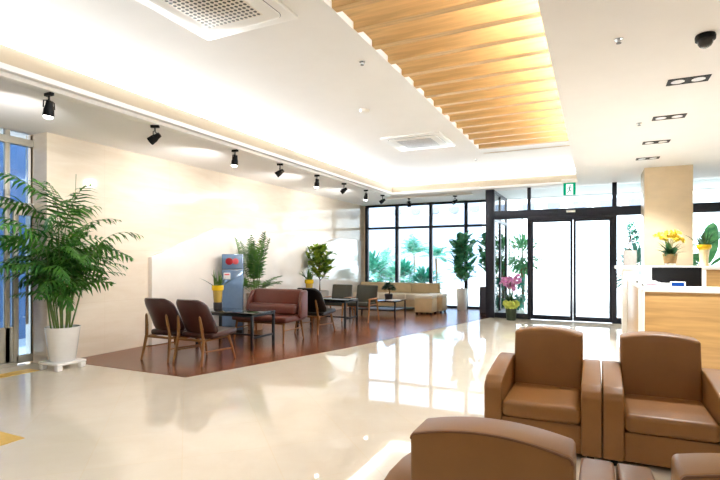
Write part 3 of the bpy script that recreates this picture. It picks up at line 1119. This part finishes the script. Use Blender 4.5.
# big bamboo palm by the glazed side
PX, PY = -6.0, 3.93
t = thing('bamboo_palm', 'tall bamboo palm in a white pot at the corner of the side entrance', 'potted plant', (PX, PY, 0))
Z0 = .10
MB().lathe([(.135, 0), (.145, .01), (.195, .40), (.202, .415), (.198, .42), (.185, .42), (.18, .36), (.0, .36)], 36, (0, 0, Z0), close=False).build('pot', 'ceramic', t, 50)
MB().lathe([(.178, .37), (.10, .385), (.005, .385)], 24, (0, 0, Z0), close=False).build('soil', 'soil', t)
mb = MB()
mb.box(-.19, .19, -.19, .19, .065, .10, .014, 3)
pcad = mb.build('plant_caddy', 'ceramic', t)
for sx in (-.15, .15):
    for sy in (-.15, .15):
        MB().box(sx - .035, sx + .035, sy - .035, sy + .035, .0, .07, .012).build('caster', 'ceramic', pcad)


def lim1(p):
    p = Vector(p)
    wx = p.x + PX
    wy = p.y + PY
    m = -6.34 if wy > 3.9 else -6.58
    if wy > 3.9 - .1 and wx < m:
        p.x = m - PX
    elif wx < -6.58:
        p.x = -6.58 - PX
    return p


lf, st, cn = MB(), MB(), MB()
for i in range(15):
    a = 2.4 * i + .4
    h = R.uniform(.55, 1.62)
    r0, r1 = R.uniform(.02, .13), R.uniform(.08, .34) * h
    b0 = Vector((math.cos(a) * r0, math.sin(a) * r0, Z0 + .37))
    b1 = lim1(Vector((math.cos(a) * (r0 + r1), math.sin(a) * (r0 + r1) * .9, Z0 + .37 + h)))
    mid = (b0 + b1) / 2 + Vector((0, 0, .05))
    cn.tube([b0, mid, b1], [.011, .009, .006], 6)
    nf = 7 if h > 1.0 else 5
    for j in range(nf):
        tt = 1 - .62 * j / nf
        q = b0.lerp(b1, tt)
        az = a + j * 2.3 + R.uniform(-.4, .4)
        frond(lf, st, q, polar(az, R.uniform(.45, 1.0)), R.uniform(.42, .70), R.uniform(1.0, 1.9), R.uniform(.18, .25), 9, .036, 1.1, lim1, roll=.9)
for az, zz, L_ in ((-.75, 1.5, .95), (-.45, 1.3, 1.05), (-2.2, 1.25, .85), (-.95, 1.62, .8), (-.6, 1.05, .8), (-.25, 1.55, .9), (-2.5, 1.5, .8), (-1.9, 1.75, .8)):
    frond(lf, st, Vector((0.05 * math.cos(az), .05 * math.sin(az), Z0 + .37 + zz - .25)), polar(az, .62), L_, .95, .25, 11, .038, 1.1, lim1, t0=.3, roll=.7)
# bare new shoot at the top
cn.tube([(.06, 0, 1.5), (.16, .05, 2.0), (.17, .06, 2.42)], .003, 4)
cn.build('cane', 'cane', t)
st.build('stems', 'cane', t)
lf.build('leaves', 'lf_palm', t)

# areca palm against the marble wall
t = thing('areca_palm', 'feathery areca palm in a tan planter beside the blue drink cooler', 'potted plant', (-5.95, 7.72, 0))
MB().lathe([(.13, 0), (.14, .01), (.17, .70), (.16, .71), (.15, .66), (0, .66)], 28, close=False).build('pot', 'tanpot', t, 50)
MB().lathe([(.15, .67), (.005, .69)], 20, close=False).build('soil', 'soil', t)
lim2 = lambda p: Vector((max(p.x, -6.26 + 5.95), max(p.y, -.28), p.z))
lf, st = MB(), MB()
for i in range(17):
    a = 2.4 * i
    tilt = R.uniform(.05, .30) if i < 11 else R.uniform(.45, .8)
    frond(lf, st, (math.cos(a) * .05, math.sin(a) * .05, .69), polar(a, tilt), R.uniform(1.0, 1.25) if i < 11 else R.uniform(.5, .72), R.uniform(.7, 1.2), R.uniform(.17, .22), 22, .024, .6, lim2, t0=.30, vee=.4)
st.build('stems', 'cane', t)
lf.build('leaves', 'lf_areca', t)


# broad leaved plants: leaves on a branching stem
def broadleaf(lf, st, z0, z1, spread, nl, LL, LW, trunk=.014, lim=None, droop=.5, crown=.35, zlow=None, upw=.35):
    top = Vector((0, 0, z1))
    st.tube([(0, 0, z0), (.01, -.01, (z0 + z1) / 2), (0, 0, z1)], trunk, 8, r1=trunk * .6)
    zlow = z0 + (z1 - z0) * crown if zlow is None else zlow
    nb = max(5, nl // 7)
    per = nl // nb
    for b in range(nb):
        a = 2.4 * b + R.uniform(-.3, .3)
        f = b / max(1, nb - 1)
        zb = zlow + (z1 - zlow) * f
        rr = spread * (math.sin(PI * (f * .8 + .15)) ** .7) * R.uniform(.75, 1.1)
        tip = Vector((math.cos(a) * rr * .75, math.sin(a) * rr * .75, zb + rr * upw + .06))
        if lim: tip = lim(tip)
        st.tube([(0, 0, zb), tip], trunk * .45, 5, r1=.003)
        for k_ in range(per):
            q = Vector((0, 0, zb)).lerp(tip, .35 + .65 * k_ / max(1, per - 1))
            aa = a + k_ * 2.2 + R.uniform(-.5, .5)
            dd = polar(aa, R.uniform(.3, 1.45))
            lf.leaf(q, dd, Vector((0, 0, 1)), LL * R.uniform(.75, 1.15), LW * R.uniform(.8, 1.1), droop, 5, .12, lim)


t = thing('rubber_tree', 'yellow green leafy tree in a grey pot against the marble wall', 'potted plant', (-5.98, 10.25, 0))
MB().lathe([(.17, 0), (.18, .01), (.22, .6), (.205, .61), (.2, .56), (0, .56)], 28, close=False).build('pot', 'stone', t, 50)
MB().lathe([(.2, .57), (.005, .6)], 20, close=False).build('soil', 'soil', t)
lf, st = MB(), MB()
lim3 = lambda p: Vector((max(p.x, -6.27 + 5.98), p.y, p.z))
broadleaf(lf, st, .58, 1.55, .42, 180, .20, .14, .022, lim3, .5, zlow=.85)
st.build('trunk', 'bark', t)
lf.build('leaves', 'lf_rubber', t)

t = thing('fiddle_leaf_fig', 'dark green fig tree in a tall white pot at the window', 'potted plant', (-3.24, 13.15, 0))
MB().lathe([(.12, 0), (.125, .01), (.15, .57), (.14, .58), (.13, .54), (0, .54)], 28, close=False).build('pot', 'ceramic', t, 50)
MB().lathe([(.132, .545), (.005, .565)], 20, close=False).build('soil', 'soil', t)
lf, st = MB(), MB()
lim4 = lambda p: Vector((min(p.x, .46), min(p.y, 13.5 - 13.15), p.z))
broadleaf(lf, st, .55, 1.85, .45, 210, .28, .17, .02, lim4, .45, zlow=.72)
st.build('trunk', 'bark', t)
lf.build('leaves', 'lf_fig', t)

t = thing('corner_fig', 'bushy fig in a square dark grey planter beside the entrance post', 'potted plant', (-2.48, 12.85, 0))
mb = MB()
mb.prism([(-.19, -.19), (.19, -.19), (.19, .19), (-.19, .19)], 'z', 0, .66, .012)
mb.build('planter', 'darkpot', t)
lf, st = MB(), MB()
broadleaf(lf, st, .66, 1.85, .33, 170, .24, .14, .02, lambda p: Vector((min(max(p.x, -.27), .25), p.y, p.z)), .45, zlow=.95)
st.build('trunk', 'bark', t)
lf.build('leaves', 'lf_fig', t)

def flowers(pts, size, m, parent):
    """each bloom a part of its own: five open petals round a small heart"""
    mb = MB()
    for ring, (k5, tl, L_) in enumerate(((5, 1.2, 1.0), (5, .55, .8))):
        for k_ in range(k5):
            mb.leaf((0, 0, 0), polar(2 * PI * k_ / 5 + ring * .6, tl), (0, 0, 1), size * L_, size * .75, .35, 3, .12)
    mb.ball((0, 0, .008), size * .18, sub=1)
    first = mb.build('flower', m, parent)
    for i, q in enumerate(pts):
        o = first if i == 0 else bpy.data.objects.new('flower', first.data)
        if i:
            COL.objects.link(o)
            o.parent = parent
        o.location = q
        o.rotation_euler = (R.uniform(.5, 1.3), R.uniform(-.4, .4), R.uniform(-.7, .7))


# orchid pot before the doors
t = thing('pink_orchid', 'pink flowering plant in a dark green pot with lime wrap by the entrance', 'potted plant', (-1.70, 11.42, 0))
MB().lathe([(.095, 0), (.10, .01), (.125, .29), (.115, .29), (.11, .25), (0, .25)], 24, close=False).build('pot', 'greenpot', t, 50)
mb = MB()
prof = []
nn = 24
rings = []
for r, z in ((.118, .25), (.135, .29), (.17, .33), (.165, .40), (.11, .44)):
    rings.append([mb.bm.verts.new((r * (1 + .10 * (-1) ** j) * math.cos(2 * PI * j / nn), r * (1 + .10 * (-1) ** j) * math.sin(2 * PI * j / nn), z + .015 * (-1) ** j)) for j in range(nn)])
for i in range(4):
    for j in range(nn):
        mb.bm.faces.new((rings[i][j], rings[i][(j + 1) % nn], rings[i + 1][(j + 1) % nn], rings[i + 1][j]))
mb.build('paper_wrap', 'wrap', t)
lf, st, blooms = MB(), MB(), []
for i in range(16):
    lf.leaf((R.uniform(-.05, .05), R.uniform(-.05, .05), .36), polar(2.4 * i, R.uniform(.25, .95)), (0, 0, 1), R.uniform(.2, .36), .05, .6, 4, .15, None, 'strap')
for i in range(13):
    a = 2.4 * i
    st_top = Vector((math.cos(a) * R.uniform(.02, .09), math.sin(a) * R.uniform(.02, .09), R.uniform(.72, .95)))
    tip = st_top + Vector((math.cos(a) * .14, math.sin(a) * .10, R.uniform(-.08, .16)))
    st.tube([(math.cos(a) * .02, math.sin(a) * .02, .36), st_top, tip], .004, 5)
    for q in (st_top, st_top.lerp(tip, .5), tip):
        blooms.append(q)
st.build('stems', 'cane', t)
lf.build('leaves', 'lf_dark', t)
flowers(blooms, .062, 'pink', t)


# yellow planters standing on the black tables
def yellow_planter(label, loc, sc=1.0):
    t = thing('yellow_planter', label, 'potted plant', loc, 0, 'yellow planters on the coffee tables')
    MB().lathe([(.066, 0), (.07, .012), (.07, .10), (.066, .11)], 24).build('pot_reflection', 'bonsaipot', t, 50)  # dark lower band stands for the pot's reflection in the black tabletop
    MB().lathe([(.062, .11), (.070, .20), (.076, .30), (.0, .30)], 24, close=False).build('pot', 'gold', t, 50)
    MB().lathe([(.076, .30), (.092, .305), (.096, .34), (.092, .385), (.080, .385), (.078, .33), (0, .33)], 24, close=False).build('rim', 'yellow', t, 50)
    lf = MB()
    for i in range(20):
        lf.leaf((R.uniform(-.04, .04), R.uniform(-.04, .04), .34), polar(2.4 * i, R.uniform(.1, .85)), (0, 0, 1), R.uniform(.18, .34), .028, .35, 4, .3, None, 'strap')
    lf.build('leaves', 'lf_strap', t)
    return t


yp = yellow_planter('spiky plant in a yellow rimmed planter on the table by the oxblood chairs', (-5.53, 6.2, TZ))
dup(yp, (-5.42, 8.85, TZ), 1.3, 'spiky plant in a yellow rimmed planter on the farther black table, before the leafy tree', 'yellow planters on the coffee tables')

# bonsai on the low table
t = thing('bonsai', 'small bonsai with a rounded crown on the low black table', 'potted plant', (-4.62, 11.3, .38))
MB().lathe([(.085, 0), (.09, .01), (.105, .12), (.095, .13), (.09, .10), (0, .10)], 24, close=False).build('pot', 'bonsaipot', t, 50)
MB().lathe([(.09, .105), (.005, .125)], 20, close=False).build('soil', 'soil', t)
st, lf = MB(), MB()
st.tube([(0, 0, .11), (.03, 0, .17), (.0, .02, .23), (.03, 0, .28)], [.022, .018, .015, .009], 8)
for c, r in (((-.05, 0, .30), .085), ((.06, .02, .29), .085), ((0, -.03, .345), .085), ((.12, 0, .25), .05), ((-.12, .01, .26), .05)):
    st.tube([(0, .0, .23), c], .006, 5)
    for i in range(170):
        v = polar(R.uniform(0, 2 * PI), math.acos(R.uniform(-.5, 1)))
        q = Vector(c) + Vector((v.x, v.y, v.z * .65)) * r * R.uniform(.6, 1)
        lf.leaf(q, v, (0, 0, 1), .042, .026, .2, 2, .1)
st.build('trunk', 'bark', t)
lf.build('leaves', 'lf_dark', t)

# ------------------------------------------------------------------ blue drink cooler
t = thing('drink_cooler', 'narrow blue silver drink cooler with red round badges at the marble wall', 'drink cooler', (-6.03, 7.17, 0), .62)
MB().box(-.19, .19, -.15, .15, .0, 1.46, .012).build('body', 'kioskdark', t)
MB().box(-.18, .18, -.166, -.148, .08, 1.165, .006).build('door', 'kiosk', t)
hd = MB().box(-.18, .18, -.17, -.148, 1.19, 1.45, .01).build('header_panel', 'kiosk', t)
for cx, m_, r in ((-.055, 'red', .066), (.055, 'redlight', .055)):
    mb = MB()
    mb.lathe([(r, 0), (r, .006), (r * .9, .009), (.002, .009)], 28)
    mb.bm.transform(Matrix.Translation((cx, -.169, 1.325)) @ Matrix.Rotation(PI / 2, 4, 'X'))
    mb.build('badge', m_, hd)
MB().box(-.155, -.035, -.171, -.164, 1.0, 1.12, .002).build('notice', 'paper', t)
MB().box(-.14, -.05, -.174, -.170, 1.075, 1.10).build('notice_heading', 'redlight', t)
MB().box(-.17, .17, -.16, -.148, 0.01, .07, .003).build('plinth', 'dark', t)

# ------------------------------------------------------------------ reception desk
FX, FY = .473, 6.22
t = thing('reception_desk', 'oak fronted reception desk with a white top behind the armchairs', 'reception desk', (FX, FY, 0))
MB().box(.02, 2.6, 0.02, .06, 0, 1.0, .002).build('front_panel', 'oak', t)
MB().box(.0, 2.62, 0, .42, 1.0, 1.05, .006).build('worktop', 'white', t)
MB().box(.0, .02, .0, .62, .0, 1.0, .003).build('end_panel', 'white', t)
MB().box(.004, .024, .62, 3.0, .0, 1.0, .002).build('side_panel', 'oak', t)
MB().box(.0, .42, .42, 3.0, 1.0, 1.05, .006).build('side_worktop', 'white', t)
t = thing('staff_desk', 'lower oak work desk under the black monitor behind the reception front', 'desk', (FX, FY, 0))
MB().box(.45, 2.6, .45, 1.6, .70, .735, .004).build('desktop', 'oak', t)
MB().box(.45, .47, .45, 1.6, .0, .70, .002).build('end_panel', 'oak', t)
MB().box(2.58, 2.6, .45, 1.6, .0, .70, .002).build('end_panel', 'oak', t)

t = thing('back_counter', 'high white counter in front of the stone pillar', 'counter', (.36, 9.32, 0))
MB().box(.06, 3.4, .0, .05, 0, 1.20, .003).build('front_panel', 'white', t)
MB().box(1.22, 3.4, -.012, .0, .70, 1.2, .002).build('oak_panel', 'oak', t)
MB().box(-.05, 3.4, -.04, .5, 1.2, 1.253, .006).build('worktop', 'white', t)
MB().box(.06, .10, .05, .46, 0, 1.20, .003).build('end_panel', 'white', t)

# monitor seen over the desk
t = thing('monitor', 'wide black monitor standing on the staff side of the reception desk', 'monitor', (.955, 7.55, .735))
MB().box(-.275, .275, -.018, .012, .17, .52, .006).build('screen_housing', 'dark', t)
MB().box(-.262, .262, -.0195, -.0175, .183, .507).build('screen', 'dark', t)
MB().box(-.03, .03, .012, .035, .02, .3, .004).build('stand', 'dark', t)
MB().box(-.11, .11, -.07, .11, 0, .018, .005).build('stand_foot', 'dark', t)
# tablet in its stand
t = thing('tablet', 'small white tablet with a lit blue screen on the reception desk', 'tablet', atY(678, 287, 6.42) * 1.0, 0)
t.location.z = 1.05
rot = Matrix.Rotation(-.35, 4, 'X')
mb = MB(); mb.box(-.072, .072, -.005, .005, .0, .062, .002, 2, rot); tb = mb.build('case', 'wplastic', t)
mb = MB(); mb.box(-.06, .06, -.0065, -.0045, .008, .054, 0, 2, rot); mb.build('screen', 'screen', tb)
mb = MB(); mb.box(-.05, .05, .0, .06, 0, .006, .002); mb.build('stand', 'wplastic', t)
# papers and box
for i, (x, y, rz, lab) in enumerate(((.60, 6.50, .1, 'curled white printed sheet on the reception desk, nearest the front edge'),
                                     (.61, 6.92, -.15, 'curled white printed sheet in the middle of the row along the desk side'),
                                     (.60, 7.34, .12, 'curled white printed sheet farthest back, before the white box'))):
    t = thing('printed_sheet', lab, 'paper', (x, y, 1.05), rz, 'sheets on the reception desk')
    up = [(-.148 + .296 * k_ / 10, .002 + .030 * math.sin(PI * k_ / 10)) for k_ in range(11)]
    MB().prism(up + [(y_, z_ - .002) for y_, z_ in up[::-1]], 'x', -.105, .105).build('sheet', 'paper', t)
    pr = [(y_, z_ + .0008) for y_, z_ in up[1:5]]
    MB().prism(pr + [(y_, z_ - .0006) for y_, z_ in pr[::-1]], 'x', -.085, .03).build('printed_picture', 'print', t)
t = thing('document_box', 'white upright box with a pale blue mark at the left of the monitor', 'box', atY(641.5, 281, 7.95), .0)
t.location.z = 1.05
MB().box(-.10, .10, -.08, .08, 0, .175, .006).build('box_body', 'paper', t)
MB().box(-.045, .0, -.083, -.079, .10, .155, .001).build('printed_mark', 'bluemark', t)

# pots on the back counter
CZ = 1.253
p = atY(630, 265, 9.5)
t = thing('square_planter', 'small tree in a square white stone planter at the left end of the high counter', 'potted plant', (p.x, 9.5, CZ))
MB().box(-.095, .095, -.095, .095, 0, .26, .008).build('planter', 'stone', t)
MB().box(-.085, .085, -.085, .085, .255, .265).build('soil', 'soil', t)
lf, st = MB(), MB()
st.tube([(-.01, 0, .26), (-.02, 0, .38), (.02, 0, .50)], [.016, .013, .009], 8)
for c, r in (((.0, 0, .55), .11), ((.08, 0, .50), .10), ((.03, 0, .62), .10), ((.10, .03, .42), .07)):
    st.tube([(-.01, 0, .40), c], .006, 5)
    for i in range(70):
        v = polar(R.uniform(0, 2 * PI), math.acos(R.uniform(-.7, 1)))
        lf.leaf(Vector(c) + v * r * R.uniform(.5, 1), v, (0, 0, 1), .055, .035, .2, 2, .1)
st.build('trunk', 'bark', t)
lf.build('leaves', 'lf_out', t)

p = atY(670, 264, 9.45)
t = thing('yellow_orchid', 'yellow orchid in a woven basket before the stone pillar', 'potted plant', (p.x, 9.45, CZ + .005))
MB().lathe([(.075, .03), (.085, .04), (.105, .17), (.11, .19), (.10, .19), (.095, .16), (0, .16)], 24, close=False).build('basket', 'basket', t, 50)
mb = MB()
for k_ in range(4):
    a = PI / 4 + k_ * PI / 2
    mb.tube([(math.cos(a) * .10, math.sin(a) * .10, 0), (math.cos(a) * .07, math.sin(a) * .07, .045)], .007, 6)
mb.lathe([(.08, .022), (.085, .03), (.08, .036)], 20)
mb.build('stand', 'ceramic', t)
lf, st, blooms = MB(), MB(), []
for i in range(30):
    lf.leaf((R.uniform(-.05, .05), R.uniform(-.05, .05), .16), polar(2.4 * i, R.uniform(.2, 1.2)), (0, 0, 1), R.uniform(.20, .34), .055, .7, 4, .15, None, 'strap')
for i in range(12):
    a = 2.4 * i
    q1 = Vector((math.cos(a) * .04, math.sin(a) * .04, .36))
    q2 = Vector((math.cos(a) * R.uniform(.08, .18), math.sin(a) * .1, R.uniform(.43, .56)))
    st.tube([(0, 0, .16), q1, q2], .004, 5)
    for q in (q2, q1.lerp(q2, .6), q2 + Vector((math.cos(a) * .05, 0, -.03))):
        blooms.append(q)
st.build('stems', 'cane', t)
lf.build('leaves', 'lf_dark', t)
flowers(blooms, .046, 'ypetal', t)

p = atY(704, 264, 9.45)
t = thing('cream_vase_plant', 'spiky plant in a cream and yellow vase right of the pillar on the high counter', 'potted plant', (p.x, 9.45, CZ))
MB().lathe([(.075, 0), (.078, .015), (.06, .05), (.062, .15), (.075, .26), (0, .26)], 24, close=False).build('vase', 'yvase', t, 50)
MB().lathe([(.075, .26), (.10, .29), (.105, .335), (.098, .34), (.085, .30), (0, .30)], 24, close=False).build('rim', 'yellow', t, 50)
lf = MB()
for i in range(26):
    lf.leaf((R.uniform(-.04, .04), R.uniform(-.04, .04), .30), polar(2.4 * i, R.uniform(.15, .95)), (0, 0, 1), R.uniform(.22, .36), .034, .5, 4, .25, None, 'strap')
lf.build('leaves', 'lf_dark', t)

# ------------------------------------------------------------------ outside
struct('ground', MB().box(-30, 30, 13.75, 60, -.25, -.04), 'pave')
struct('ground_porch', MB().box(-2.14, XR + .2, DY + .12, 13.76, -.2, -.02), 'pave')
t = thing('street_building', 'pale office building across the forecourt', 'building', (-18, 30, -.04))
MB().box(-16, 10.2, 0, 8, 0, 14, 0).build('wall', 'facade', t)
for i in range(6):
    for j in range(2):
        w_ = MB().box(-12 + i * 3.4, -10 + i * 3.4, -.08, .02, 5.5 + j * 4, 7.9 + j * 4).build('window', 'alu', t)
        MB().box(-11.9 + i * 3.4, -10.1 + i * 3.4, -.10, -.07, 5.6 + j * 4, 7.8 + j * 4).build('pane', 'facade', w_)


# awning with a scalloped valance along the front
def awning(label, x0, x1, Y, zt):
    t = thing('awning', label, 'awning', ((x0 + x1) / 2, Y, zt))
    h = (x1 - x0) / 2
    MB().box(-h, h, -.05, .9, .30, .34, .004).build('roof_sheet', 'awning', t)
    k = int((x1 - x0) / 0.62)
    for i in range(k):
        c = -h + (i + .5) * 2 * h / k
        w = h / k * .92
        out = [(c - w, .30)] + [(c - w * math.cos(PI * q / 12), .13 - .13 * math.sin(PI * q / 12)) for q in range(13)] + [(c + w, .30)]
        inn = [(c - w * .55, .30)] + [(c - w * .55 * math.cos(PI * q / 12), .18 - .08 * math.sin(PI * q / 12)) for q in range(13)] + [(c + w * .55, .30)]
        MB().prism(out, 'y', -.06, -.04).build('scallop', 'awning', t)
        MB().prism(inn, 'y', -.09, -.065).build('swag', 'facade', t)
    for x in (-h + .05, h - .05):
        MB().tube([(x, .85, .32), (x, .85, -zt - .04)], .03, 8).build('post', 'alu', t)
    return t


awning('white scalloped awning outside the lounge windows', -6.2, -2.4, 15.2, 2.72)
awning('white scalloped awning outside the entrance doors', -2.1, 2.0, 15.2, 2.70)


def garden_palm(label, loc, h, nf, L, ll, m='lf_out', group='garden palms'):
    t = thing('garden_palm', label, 'palm tree', loc, 0, group)
    lf, st, tr = MB(), MB(), MB()
    if h > .3:
        tr.tube([(0, 0, 0), (.03, 0, h * .5), (0, 0, h)], [.06, .05, .045], 8)
        tr.build('trunk', 'bark', t)
    for i in range(nf):
        a = 2.4 * i + .3
        frond(lf, st, (0, 0, h), polar(a, R.uniform(.2, 1.0)), L * R.uniform(.8, 1.1), R.uniform(.9, 1.5), ll, 16, .05, .6, None, t0=.2)
    st.build('stems', 'cane', t)
    lf.build('leaves', m, t)


def shrub(label, loc, rx, rz_, nl, LL, m, trunk=0.0, name='garden_shrub', cat='shrub', group=None):
    t = thing(name, label, cat, loc, 0, group)
    lf, st = MB(), MB()
    for i in range(9):
        a = 2.4 * i
        st.tube([(0, 0, 0), (math.cos(a) * rx * .1, math.sin(a) * rx * .1, trunk + .05), (math.cos(a) * rx * .6, math.sin(a) * rx * .6, trunk + rz_ * R.uniform(.8, 1.5))], .012 + .02 * (trunk > .5), 5, r1=.004)
    for i in range(nl):
        v = polar(R.uniform(0, 2 * PI), math.acos(R.uniform(-1, 1)))
        q = Vector((v.x * rx, v.y * rx, trunk + rz_ + v.z * rz_)) * 1.0
        q = Vector((0, 0, trunk + rz_)).lerp(q, R.uniform(.45, 1.0))
        lf.leaf(q, (v + Vector((0, 0, .2))).normalized(), (0, 0, 1), LL * R.uniform(.7, 1.2), LL * .42, .5, 3, .1)
    st.build('stems', 'bark', t)
    lf.build('leaves', m, t)


def out_at(px, Y):
    p = atY(px, 260, Y)
    return (p.x, Y, -.04)


garden_palm('arching garden palm outside the leftmost window pane', out_at(378, 20.0), .60, 14, 1.75, .38)
garden_palm('upright feathery garden palm outside beside the first window mullion', out_at(391, 23.5), .2, 16, 2.4, .36, 'lf_out2')
garden_palm('trunked garden palm outside the second window pane', out_at(414, 26.8), 1.65, 20, 1.5, .46)
garden_palm('slim small garden palm outside left of the indoor fig', out_at(436, 19.4), 1.45, 12, .85, .28)
shrub('low green shrub outside the second window pane', out_at(402, 18.3), .65, .62, 560, .30, 'lf_out')
shrub('low green shrub outside under the trunked palm', out_at(424, 16.4), .55, .5, 460, .28, 'lf_out')
shrub('bluish shrub outside at the leftmost pane edge', out_at(371, 16.3), .7, .75, 560, .30, 'lf_out')
shrub('round topped small tree outside behind the pink flowers', out_at(523, 14.9), .52, .52, 620, .17, 'lf_out2', 1.02, 'porch_tree', 'tree')
shrub('climbing green bush outside behind the pink flowers', out_at(519, 14.3), .22, .42, 240, .16, 'lf_out', .05)
t = thing('broad_leaf_plant', 'large broad leaved plant outside right of the stone pillar', 'plant', out_at(706, 12.8))
lf, st = MB(), MB()
for i in range(22):
    a = 2.4 * i
    q = Vector((math.cos(a) * R.uniform(.1, .35), math.sin(a) * R.uniform(.05, .25), R.uniform(.7, 1.75)))
    st.tube([(0, 0, 0), q * Vector((.5, .5, .6)) if False else Vector((q.x * .4, q.y * .4, q.z * .6)), q], .016, 6, r1=.006)
    lf.leaf(q, polar(a, R.uniform(.3, 1.2)), (0, 0, 1), R.uniform(.55, .85), R.uniform(.22, .32), .8, 6, .12)
st.build('stems', 'cane', t)
lf.build('leaves', 'lf_banana', t)
shrub('green bush outside behind the square stone planter', out_at(636, 13.2), .4, .55, 360, .22, 'lf_out', .55)

# ------------------------------------------------------------------ light
w = bpy.data.worlds.new('sky')
SC.world = w
w.use_nodes = True
nt = w.node_tree
nt.nodes.clear()
o_ = nt.nodes.new('ShaderNodeOutputWorld')
bg = nt.nodes.new('ShaderNodeBackground')
bg.inputs[0].default_value = (.80, .91, 1.0, 1)
bg.inputs[1].default_value = 2.7
nt.links.new(bg.outputs[0], o_.inputs[0])
sd = bpy.data.lights.new('sun', 'SUN')
sd.energy = 3.2
sd.angle = .02
sd.color = (1, .97, .92)
so = bpy.data.objects.new('sun', sd)
COL.objects.link(so)
so.rotation_euler = Vector((.25, .62, -1)).to_track_quat('-Z', 'Y').to_euler()

warm = (.88, .94, 1)
# strips hidden in the coves
area_lamp((-5.12, 3.9, 3.19), (0, math.radians(-108), 0), .05, 14.6, 225, warm)
area_lamp((-2.4, 11.98, 3.19), (math.radians(-108), 0, 0), 4.6, .05, 75, warm)
area_lamp((.2, 4.9, 3.52), (0, math.radians(118), 0), .06, 8.2, 250, warm)
# unseen fill lamps, added to brighten the lobby from behind the camera
for x in (-3.2, .8, 3.4):
    for y in (-2.6, -.4):
        area_lamp((x, y, 2.97), (0, 0, 0), .6, .6, 6, (1, 1, 1))

vs = SC.view_settings
vs.view_transform = 'Standard'
vs.look = 'None'
vs.exposure = 1.08
vs.gamma = 1.0
SC.display_settings.display_device = 'sRGB'
SC.cycles.max_bounces = 10
SC.cycles.diffuse_bounces = 5
SC.cycles.glossy_bounces = 5
SC.cycles.transparent_max_bounces = 16
SC.cycles.use_denoising = True
SC.cycles.sample_clamp_indirect = 8.0
SC.cycles.caustics_reflective = False
SC.cycles.caustics_refractive = False
